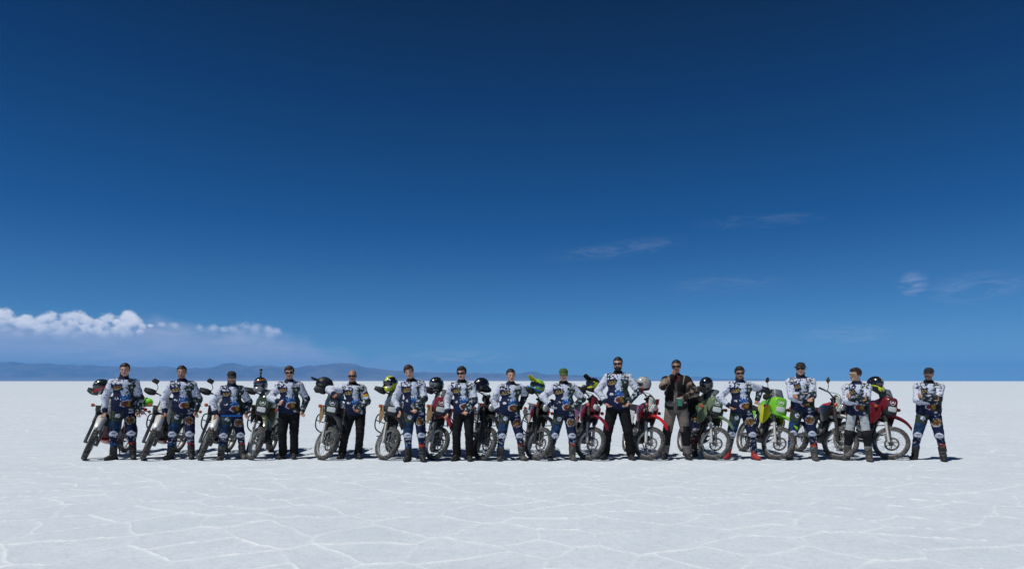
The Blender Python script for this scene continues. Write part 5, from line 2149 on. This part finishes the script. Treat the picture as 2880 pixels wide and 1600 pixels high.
def motorcycle(px, foot, label, kind, col, lean=10.5, turn=40, yaw=4.0, rim=None, fork_tan=False, mirrors=(), opts=()):
    """px, foot: photograph column and row where the front tyre touches the ground"""
    D = CAM_Z * F_PX / (foot - 1070)
    X = (px - 1440) / F_PX * D
    S = steer(turn)
    c = S @ Vector((FW[0], FW[1], 0.0))
    yw = R(yaw)
    off = Matrix.Rotation(yw, 3, 'Z') @ Matrix.Rotation(R(lean), 3, 'Y') @ Vector((c.x, c.y, 0.0))
    root = empty('motorcycle', (X - off.x, D - off.y, 0.004))
    root.rotation_euler = (Matrix.Rotation(yw, 3, 'Z') @ Matrix.Rotation(R(lean), 3, 'Y')).to_euler()
    tag(root, label, 'motorcycle', 'motorcycles parked in a row on the salt')
    P = {k: paint(v_[0], v_[1]) for k, v_ in col.items()}
    main = P['main']
    tour = kind == 'tourer'
    knob = 'knobby' in opts
    rimm = rim or M_RIM
    # wheels
    for nm, axl, rad, wid, mw in (('front_wheel', FW, 0.316, 0.094, S @ Matrix.Translation(Vector(FW))), ('rear_wheel', RW, 0.310, 0.125, Matrix.Translation(Vector(RW)))):
        tg = nm.split('_')[0]
        ms = cached('wheel:%s:%d' % (tg, knob), lambda: wheel_meshes(rad, wid, knob, tg))
        t = part(root, 'w%s%d_tyre' % (tg, knob), lambda: ms['tyre'], M_TYRE, nm, mw)
        part(t, 'w%s%d_rim' % (tg, knob), lambda: ms['rim'], rimm, 'rim')
        part(t, 'w%s%d_spokes' % (tg, knob), lambda: ms['spokes'], M_SPOKE, 'spokes')
        part(t, 'w%s%d_hub' % (tg, knob), lambda: ms['hub'], M_ENG, 'hub')
        part(t, 'w%s%d_disc' % (tg, knob), lambda: ms['brake_disc'], M_STEEL if not tour else M_ENGK, 'brake_disc')
    # steered front
    for sx in (-1, 1):
        part(root, 'fork_gaiter:%d' % sx, lambda: g_fork_upper(sx), M_BLK, None, S)
        part(root, 'fork_leg:%d' % sx, lambda: g_fork_lower(sx), P.get('fork', M_FORK), None, S)
        part(root, 'grip:%d' % sx, lambda: g_grip(sx), M_BLK, None, S)
        part(root, 'lever:%d' % sx, lambda: g_lever(sx), M_STEEL, None, S)
        if 'noguard' not in opts:
            part(root, 'hand_guard:%d' % sx, lambda: g_handguard(sx), P.get('guard', M_BLK), None, S)
    part(root, 'triple_clamp', g_clamps, M_ENGK, None, S)
    part(root, 'handlebar', g_bars, M_FRAME, None, S)
    part(root, 'front_fender', g_fender_high, P.get('fender', main), None, S)
    part(root, 'brake_caliper', g_caliper, M_ENG, None, S)
    part(root, 'control_cables', g_cables, M_BLK, None, S)
    part(root, 'instrument_cluster', g_gauge, M_BLK, None, S)
    for sx, rnd in mirrors:
        st = part(root, 'mirror_stem:%d' % sx, lambda: g_mirror_stem(sx), M_BLK, None, S)
        part(st, 'mirror:%d:%d' % (sx, rnd), lambda: g_mirror(sx, rnd), M_MIRROR)
    # head
    if tour:
        fa = part(root, 'fairing', g_fairing, main)
        part(fa, 'windscreen', g_screen, M_SCREEN)
        part(fa, 'headlight', g_headlight_klr, M_LAMP)
        part(root, 'lamp_surround', g_lamp_bezel, P.get('surround', M_BLK))
        er = part(fa, 'emblem_ring', g_emblem_ring, M_DECAL)
        er.matrix_local = Matrix.Translation((0, -0.634, 1.060)) @ Matrix.Rotation(R(-12), 4, 'X')
        ep = part(fa, 'emblem_peak', g_emblem_peak, M_DECAL)
        ep.matrix_local = Matrix.Translation((0, -0.635, 1.060)) @ Matrix.Rotation(R(-12), 4, 'X')
    elif 'roundlamp' in opts:
        sh = part(root, 'lamp_shell', g_lamp_shell, M_BLK, None, S)
        part(sh, 'round_headlight', g_round_lamp, M_LAMP, 'headlight')
    else:
        pl = part(root, 'headlight_mask', g_plate, P.get('mask', main), None, S)
        part(pl, 'small_headlight', g_lamp_small, M_LAMP, 'headlight')
    for sx in (-1, 1):
        for fr in (True, False):
            mw = S if (fr and not tour) else None
            sk_ = part(root, 'signal_stalk:%d:%d' % (sx, fr), lambda: g_signal_stalk(sx, fr), M_BLK, None, mw)
            part(sk_, 'turn_signal:%d:%d' % (sx, fr), lambda: g_signal(sx, fr), M_AMBER)
        sc = P.get('shroud', main)
        if sx == -1 and 'tan' in opts:
            sc = M_TAN
        part(root, 'radiator_shroud:%d:%s' % (sx, kind), lambda: g_shroud(sx, kind), sc)
        part(root, 'side_panel:%d' % sx, lambda: g_side_panel(sx), P.get('side', main))
        part(root, 'foot_peg:%d' % sx, lambda: g_peg(sx), M_ENG)
        if tour or 'crash' in opts:
            part(root, 'crash_bar:%d' % sx, lambda: g_crash(sx), M_FRAME)
    part(root, 'fuel_tank:%s' % kind, lambda: g_tank(kind), P.get('tank', main))
    part(root, 'seat', g_seat, M_SEAT)
    part(root, 'rear_fender', g_rear_fender, P.get('rear', main))
    part(root, 'tail_light', g_tail, M_RED_TAIL)
    part(root, 'luggage_rack', g_rack, M_FRAME)
    part(root, 'frame', g_frame, P.get('frame', M_FRAME))
    part(root, 'swingarm', g_swingarm, M_ENG)
    cc = part(root, 'crankcase', g_crankcase, M_ENGK if tour or 'blackengine' in opts else M_ENG)
    part(cc, 'cylinder', g_cylinder, M_ENGK)
    part(root, 'radiator', g_radiator, M_ENGK)
    part(root, 'skid_plate', g_skid, P.get('skid', M_BLK))
    ex = part(root, 'exhaust_pipe', g_exhaust, M_ENG)
    part(ex, 'muffler', g_muffler, M_ENGK if tour else M_ENG)
    part(root, 'kickstand', lambda: g_stand(0), M_FRAME)
    part(root, 'chain', g_chain, M_ENGK)
    return root, S


WHITE = ('white', (0.62, 0.62, 0.58))
BLACK = ('black', (0.012, 0.012, 0.013))
BIKES = {}


def build_bikes():
    B = BIKES
    B[1] = motorcycle(235, 1292.5, 'white enduro motorcycle with red frame and lime green roll on its rack', 'enduro',
                      dict(main=WHITE, frame=('red', (0.28, 0.014, 0.02)), skid=('red', (0.28, 0.014, 0.02)), fork=('darkfork', (0.10, 0.10, 0.10)), rear=('red', (0.28, 0.014, 0.02))), turn=24, lean=14, opts=('knobby',))
    B[2] = motorcycle(399, 1292.5, 'white enduro motorcycle with black hand guards, square mirror and red skid plate', 'enduro',
                      dict(main=WHITE, frame=('black', (0.012, 0.012, 0.013)), skid=('red', (0.28, 0.014, 0.02)), fork=('darkfork', (0.10, 0.10, 0.10))), turn=24, lean=14, mirrors=((-1, 0),), opts=('knobby', 'crash'))
    B[3] = motorcycle(558, 1292, 'white enduro motorcycle with dark blue tank sides and square mirror', 'enduro',
                      dict(main=WHITE, tank=('navy', (0.02, 0.03, 0.10)), shroud=('navy', (0.02, 0.03, 0.10)), fork=('darkfork', (0.10, 0.10, 0.10)), frame=BLACK), turn=24, lean=14, mirrors=((-1, 0),), opts=('knobby', 'crash'))
    B[4] = motorcycle(700, 1292, 'olive green touring enduro motorcycle with windscreen and round mountain emblem', 'tourer',
                      dict(main=('olive', (0.040, 0.058, 0.022))), yaw=6, turn=32)
    B[5] = motorcycle(897, 1292.5, 'dark grey touring enduro motorcycle with tan side cover', 'tourer',
                      dict(main=('charcoal', (0.022, 0.026, 0.030))), yaw=6, turn=42, opts=('tan',))
    B[6] = motorcycle(1070, 1292.5, 'slate blue touring enduro motorcycle with tan side cover and mountain emblem', 'tourer',
                      dict(main=('slate', (0.055, 0.078, 0.095)), fender=('black', (0.012, 0.012, 0.013))), yaw=6, turn=42, opts=('tan',))
    B[7] = motorcycle(1207, 1292.5, 'dark red touring enduro motorcycle with tan side cover and mountain emblem', 'tourer',
                      dict(main=('crimson', (0.20, 0.012, 0.022))), yaw=6, turn=42, opts=('tan',))
    B[8] = motorcycle(1345, 1293, 'plain black unfaired motorcycle with knobby tyres', 'enduro',
                      dict(main=BLACK, fork=('darkfork2', (0.03, 0.03, 0.03))), yaw=6, turn=34, rim=M_RIM_K, opts=('knobby', 'noguard', 'roundlamp', 'blackengine', 'crash'))
    B[9] = motorcycle(1496, 1293, 'black motorcycle with red and white side stripes and pale rims', 'enduro',
                      dict(main=BLACK, shroud=('redb', (0.36, 0.03, 0.035)), side=WHITE, fork=('darkfork2', (0.03, 0.03, 0.03))), turn=40, opts=('knobby', 'crash', 'roundlamp', 'blackengine'))
    B[10] = motorcycle(1642, 1293, 'wine red enduro motorcycle with black fork guards and knobby tyres', 'enduro',
                       dict(main=('wine', (0.17, 0.012, 0.028)), mask=('wine', (0.17, 0.012, 0.028)), frame=BLACK), turn=42, opts=('knobby', 'blackengine'))
    B[11] = motorcycle(1808, 1292.5, 'bright red and white enduro motorcycle with red front fender and hand guards', 'enduro',
                       dict(main=('scarlet', (0.52, 0.012, 0.020)), mask=WHITE, guard=('scarlet', (0.52, 0.012, 0.020)), tank=WHITE, side=WHITE, rear=WHITE), turn=42, opts=('knobby',))
    B[12] = motorcycle(1992, 1292.5, 'sage green touring enduro motorcycle with mountain emblem and high front fender', 'tourer',
                       dict(main=('sage', (0.135, 0.185, 0.105))), yaw=6, turn=42)
    B[13] = motorcycle(2172, 1291.5, 'lime green touring enduro motorcycle with yellow side cover', 'tourer',
                       dict(main=('lime', (0.19, 0.55, 0.028)), shroud=('yellow', (0.66, 0.68, 0.015)), surround=('lime', (0.19, 0.55, 0.028))), turn=40, mirrors=((-1, 1),))
    B[14] = motorcycle(2347, 1292, 'white, red and black enduro motorcycle with square mirror and white front fender', 'enduro',
                       dict(main=WHITE, shroud=BLACK, tank=('redb', (0.36, 0.03, 0.035)), side=BLACK, fork=('darkfork2', (0.03, 0.03, 0.03)), rear=BLACK), turn=40, mirrors=((-1, 0),), opts=('knobby', 'noguard', 'blackengine'))
    B[15] = motorcycle(2490, 1291.5, 'maroon touring enduro motorcycle with grey windscreen behind the man in grey trousers', 'tourer',
                       dict(main=('maroon', (0.14, 0.008, 0.015))), yaw=6, turn=42)


build_bikes()


# ------------------------------------------------------------------ helmets and small things
M_SHELL = mat('helmet_shell', attr=True, rough=0.22, coat=0.7)
M_SHELL_M = mat('helmet_matt', attr=True, rough=0.5, spec=0.4)
M_VISOR = mat('helmet_visor', (0.012, 0.014, 0.018), 0.08, spec=0.8, coat=0.6)
M_VISOR_L = mat('helmet_visor_pale', (0.16, 0.17, 0.18), 0.10, spec=0.8, coat=0.6)
M_PAD = mat('helmet_lining', (0.012, 0.012, 0.012), 0.95)


def helmet_shell(cross):
    sd = SDF()
    sd.ell((0, 0.005, 0.018), (0.122, 0.150, 0.130), 0.0)
    sd.ell((0, 0.035, -0.035), (0.116, 0.118, 0.10), 0.05)
    if cross:
        sd.cone((-0.075, -0.10, -0.090), (0, -0.190, -0.080), 0.042, 0.036, 0.03)
        sd.cone((0.075, -0.10, -0.090), (0, -0.190, -0.080), 0.042, 0.036, 0.03)
        sd.cone((0, -0.19, -0.10), (0, -0.19, -0.06), 0.034, 0.026, 0.02)
    else:
        sd.ell((0, -0.075, -0.085), (0.104, 0.098, 0.062), 0.05)
        sd.cone((-0.05, -0.14, -0.105), (0.05, -0.14, -0.105), 0.030, 0.030, 0.04)
    sd.cone((0, 0.12, 0.03), (0, 0.155, -0.02), 0.05, 0.03, 0.03)
    # face opening
    sd.ell((0, -0.135, 0.005), (0.096, 0.075, 0.046 if not cross else 0.060), 0.015, None, True)
    sd.fn((-0.3, -0.3, -0.3), (0.3, 0.3, -0.10), lambda X, Y, Z: -0.128 - Z + 0.10 * np.clip(Y, -0.2, 0.05), 0.0, 'inter')
    sd.ell((0, 0.0, -0.13), (0.085, 0.10, 0.06), 0.01, None, True)
    return sd.mesh(0.0075)


_hs = {}


def helmet(px, py, dist, label, base, marks=(), cross=False, visor=M_VISOR, rot=(0, 0, 0), matt=False, seed=0, peak=None, cam_top=False, scale=1.0):
    X = (px - 1440) / F_PX * dist
    Z = CAM_Z + (1070 - py) / F_PX * dist
    root = empty('helmet', (X, dist, Z - 0.12 * scale))
    root.rotation_euler = tuple(R(a) for a in rot)
    root.scale = (scale,) * 3
    tag(root, label, 'helmet', 'helmets hung on the motorcycles')
    if cross not in _hs:
        _hs[cross] = helmet_shell(cross)
    v, f = _hs[cross]
    n = fbm(v, 11, seed, 2)
    n2 = fbm(v, 22, seed + 5, 2)
    col = np.tile(np.array(base, float), (len(v), 1))
    for kind, c in marks:
        c = np.array(c)
        if kind == 'blot':
            m = n > 0.60
        elif kind == 'blot2':
            m = n < 0.40
        elif kind == 'specks':
            m = n2 > 0.70
        elif kind == 'band':
            m = np.abs(v[:, 2] - 0.075 - 0.02 * np.sin(v[:, 0] * 20)) < 0.016
        elif kind == 'side':
            m = (np.abs(v[:, 0]) > 0.07) & (np.abs(v[:, 2] - 0.3 * v[:, 1] + 0.01) < 0.03)
        elif kind == 'low':
            m = v[:, 2] < -0.045 + 0.02 * np.sin(v[:, 0] * 40)
        elif kind == 'top':
            m = v[:, 2] > 0.085 + 0.06 * (n - 0.5)
        elif kind == 'stripe':
            m = (np.abs(v[:, 0] + 0.03 * np.sin(v[:, 1] * 22)) < 0.028) & (v[:, 2] > 0.0)
        elif kind == 'zig':
            m = (np.abs(v[:, 2] - 0.02 - 0.05 * np.abs(((v[:, 1] * 16) % 1) - 0.5)) < 0.026) & (np.abs(v[:, 0]) > 0.05)
        else:
            m = np.zeros(len(v), bool)
        put(col, m, c)
    put(col, (v[:, 1] > -0.12) & (np.linalg.norm((v - V3(0, -0.03, 0.0)) / V3(0.10, 0.105, 0.06), axis=1) < 0.93), V3(0.010, 0.010, 0.010))
    off = V3(0, 0, 0.12)
    link('shell', vf_mesh('helmet_shell', v + off, f, col), M_SHELL_M if matt else M_SHELL, root)

    def vis(u, t):
        a = (u - 0.5) * 2.35
        hh = 0.050 - 0.012 * abs(math.sin(a))
        z = 0.004 + (2 * t - 1) * hh
        k = math.sqrt(max(0.05, 1 - ((z - 0.018) / 0.135) ** 2))
        return (0.1235 * math.sin(a) * k, 0.005 - 0.152 * math.cos(a) * k, z + 0.12)
    if visor is not None:
        vv, vf_ = grid_patch(15, 6, vis, 0.006)
        link('visor' if not cross else 'goggle_lens', np_mesh('visor', vv, vf_, sharp=50), visor, root)

    def rim(u, t):
        a = u * 2 * math.pi
        r = 1.0 + 0.10 * t
        return (0.084 * r * math.sin(a), 0.012 - 0.108 * r * math.cos(a), 0.004 + 0.008 * t)
    vv, vf_ = grid_patch(24, 3, rim, 0.008)
    link('lining', np_mesh('lining', vv, vf_), M_PAD, root)
    if peak is not None:
        def pk(u, t):
            s_ = 2 * u - 1
            y = -0.085 - 0.125 * t
            wv = 0.098 - 0.022 * t
            return (wv * s_, y, 0.12 + 0.112 + 0.060 * t - 0.030 * s_ * s_ - (0.016 if abs(s_) > 0.9 else 0))
        vv, vf_ = grid_patch(9, 6, pk, 0.007)
        link('peak', np_mesh('peak', vv, vf_, sharp=50), peak, root)
    if cam_top:
        m = MB()
        m.tube([(0, -0.02, 0.262), (0, -0.02, 0.325)], [0.022, 0.010], 8)
        m.box((0, -0.02, 0.335), (0.045, 0.035, 0.028), None, 0.4)
        m.tube([(0, -0.02, 0.35), (0, -0.02, 0.385)], [0.012, 0.010], 8)
        m.lathe([(0.006, 0.375), (0.026, 0.382), (0.030, 0.40), (0.024, 0.415), (0.006, 0.42)], 14, 'z', (0, -0.02, 0))
        link('camera_mount', m.mesh('camera_mount'), M_BLK, root)
    return root


YEL_N = (0.50, 0.60, 0.02)
BLKH = (0.010, 0.010, 0.011)


def build_helmets():
    d = 12.92
    helmet(287, 1087, 12.95, 'black full-face helmet with red and white marks on the bar of the red-framed motorcycle', BLKH, (('side', (0.42, 0.02, 0.03)), ('specks', (0.55, 0.55, 0.52)), ('top', (0.012, 0.030, 0.020))), rot=(4, 6, -50), seed=3)
    helmet(731, 1081, d, 'dark helmet with mirrored visor, orange band and a small camera on top', (0.014, 0.014, 0.016), (('band', (0.30, 0.10, 0.02)), ('low', (0.20, 0.20, 0.20))), visor=mat('visor_blue', (0.02, 0.035, 0.07), 0.08, spec=0.8, coat=0.6), rot=(0, 4, 4), seed=4, cam_top=True)
    helmet(912, 1081, d, 'matt black helmet over the bar of the dark grey motorcycle', BLKH, (('specks', (0.05, 0.05, 0.05)),), rot=(6, 8, -64), matt=True, seed=5, peak=M_BLK)
    helmet(1097, 1078, d, 'neon yellow and black helmet on the slate blue motorcycle', BLKH, (('blot', YEL_N), ('side', YEL_N), ('low', YEL_N), ('specks', (0.55, 0.55, 0.55))), rot=(4, 6, -32), seed=11)
    helmet(1226, 1081, d, 'glossy black helmet with white flecks and pale visor on the dark red motorcycle', BLKH, (('specks', (0.45, 0.45, 0.43)),), visor=M_VISOR_L, rot=(2, 4, -38), seed=8)
    helmet(1356, 1083, d, 'plain black helmet high on the bar of the black unfaired motorcycle', (0.008, 0.008, 0.010), (), rot=(0, 6, 120), seed=9)
    helmet(1506, 1086, d, 'blue, white and yellow motocross helmet with long yellow peak', (0.30, 0.55, 0.03), (('blot', (0.02, 0.22, 0.55)), ('zig', BLKH), ('low', (0.03, 0.28, 0.60)), ('specks', (0.55, 0.58, 0.6))), cross=True, rot=(-18, 0, -60), seed=10,
           peak=mat('peak_yellow', (0.62, 0.66, 0.02), 0.35, coat=0.4))
    helmet(1664, 1083, d, 'black motocross helmet with neon yellow zigzag and black peak', BLKH, (('zig', YEL_N), ('side', YEL_N)), cross=True, rot=(-14, 0, -60), seed=12, peak=M_BLK)
    helmet(1809, 1080, d, 'silver white helmet on the bright red and white motorcycle', (0.44, 0.44, 0.40), (('low', (0.012, 0.012, 0.012)), ('specks', (0.14, 0.12, 0.06))), rot=(6, 4, -72), seed=13)
    helmet(1985, 1081, d, 'black full-face helmet on the sage green motorcycle', (0.009, 0.009, 0.011), (('specks', (0.10, 0.10, 0.10)),), rot=(4, 4, -30), seed=14, visor=M_VISOR)
    helmet(2460, 1079, 12.95, 'black helmet with neon yellow stripes on the maroon motorcycle', BLKH, (('stripe', (0.50, 0.60, 0.05)), ('low', (0.50, 0.62, 0.03)), ('specks', (0.2, 0.2, 0.2))), rot=(4, 6, 26), seed=15)


build_helmets()


def at(px, py, dist):
    return Vector(((px - 1440) / F_PX * dist, dist, CAM_Z + (1070 - py) / F_PX * dist))


def small_things():
    # lime green roll on the rack of the first motorcycle
    r1 = BIKES[1][0]
    bpy.context.view_layer.update()
    M = r1.matrix_world
    a, b = M @ Vector((-0.22, 0.93, 1.07)), M @ Vector((0.22, 0.93, 1.07))
    m = MB()
    n = 14
    pts = [np.array(a.lerp(b, i / (n - 1)) - (a + b) / 2 + Vector((0, 0, 0.004 * math.sin(i * 2.1)))) for i in range(n)]
    rr = [0.03, 0.072, 0.080, 0.082, 0.076, 0.080, 0.082, 0.083, 0.080, 0.076, 0.081, 0.080, 0.070, 0.03]
    m.tube(pts, rr, 16)
    root = empty('luggage_roll', (a + b) / 2)
    tag(root, 'lime green luggage roll strapped on the rack of the red-framed motorcycle', 'luggage')
    link('roll', m.mesh('roll'), mat('lime_cloth', (0.22, 0.72, 0.03), 0.6, bump=0.3, bscale=80), root)
    for t in (4, 9):
        p = pts[t]
        q = MB()
        dr = unit(pts[-1] - pts[0])
        q.tube([p - dr * 0.012, p + dr * 0.012], 0.0865, 18)
        link('strap', q.mesh('strap'), M_BLK, root)
    # black bags on tank tops
    for k, lab in ((13, 'black tank bag on the lime green motorcycle'), (12, 'black tank bag on the sage green motorcycle'), (5, 'black tank bag on the dark grey motorcycle'), (8, 'black bag on the tank of the black unfaired motorcycle')):
        M = BIKES[k][0].matrix_world
        root = empty('tank_bag', M @ Vector((0, -0.17, 1.085 if k != 8 else 1.04)))
        root.rotation_euler = M.to_euler()
        tag(root, lab, 'bag', 'bags on the tanks')
        q = MB()
        q.loft([(-0.12, 0.055, 0.07, 0.04, 3), (-0.10, 0.06, 0.115, 0.062, 3.2), (0.0, 0.068, 0.13, 0.075, 3), (0.10, 0.06, 0.12, 0.065, 3), (0.13, 0.05, 0.07, 0.04, 3)], 20)
        link('pouch', q.mesh('pouch'), mat('bag_cloth', (0.011, 0.011, 0.012), 0.85, bump=0.4, bscale=120), root)
        q = MB()
        q.tube([(0, -0.05, 0.14), (0, -0.03, 0.165), (0, 0.03, 0.165), (0, 0.05, 0.14)], 0.008, 6, True, 3)
        link('handle', q.mesh('handle'), M_BLK, root)
    # cup and paper bag in the hand of the man in the brown jacket
    (pr, sk, hc) = R11
    w_ = sk['armR'][2]
    e_ = sk['armR'][1]
    hand = w_ + unit(w_ - e_) * 0.10
    base = pr.matrix_world @ Vector((hand[0] - 0.005, hand[1] - 0.035, hand[2] - 0.125))
    root = empty('cup', base)
    tag(root, 'teal green drinking cup held by the man in the brown jacket', 'cup')
    q = MB()
    q.lathe([(0.002, 0.0), (0.044, 0.0), (0.048, 0.006), (0.053, 0.13), (0.055, 0.134), (0.050, 0.134), (0.045, 0.012), (0.002, 0.010)], 22, 'z')
    link('cup_body', q.mesh('cup_body'), mat('teal_plastic', (0.010, 0.20, 0.13), 0.35, coat=0.3), root)
    q = MB()
    q.lathe([(0.002, 0.150), (0.046, 0.148), (0.056, 0.140), (0.056, 0.130), (0.050, 0.1335)], 22, 'z')
    link('lid', q.mesh('lid'), mat('cup_lid', (0.40, 0.38, 0.35), 0.5), root)


small_things()


# ------------------------------------------------------------------ the air between here and the mountains
def build_haze():
    lo, hi = -420.0, 1300.0
    x0, x1, y0, y1 = -52000.0, 52000.0, -52000.0, 52000.0
    v = [(x, y, z) for z in (lo, hi) for y in (y0, y1) for x in (x0, x1)]
    f = [(0, 2, 3, 1), (4, 5, 7, 6), (0, 1, 5, 4), (2, 6, 7, 3), (0, 4, 6, 2), (1, 3, 7, 5)]
    me = np_mesh('haze', v, f, smooth=False)
    m = bpy.data.materials.new('air')
    m.use_nodes = True
    nt = m.node_tree
    nt.nodes.clear()
    out = nt.nodes.new('ShaderNodeOutputMaterial')
    pv = nt.nodes.new('ShaderNodeVolumePrincipled')
    pv.inputs['Color'].default_value = (0.12, 0.40, 0.84, 1)
    pv.inputs['Density'].default_value = 2.9e-5
    pv.inputs['Anisotropy'].default_value = 0.0
    nt.links.new(pv.outputs[0], out.inputs['Volume'])
    o = link('haze', me, m)
    tag(o, 'thin blue air haze over the salt flat', None, None, 'stuff')
    return o


build_haze()
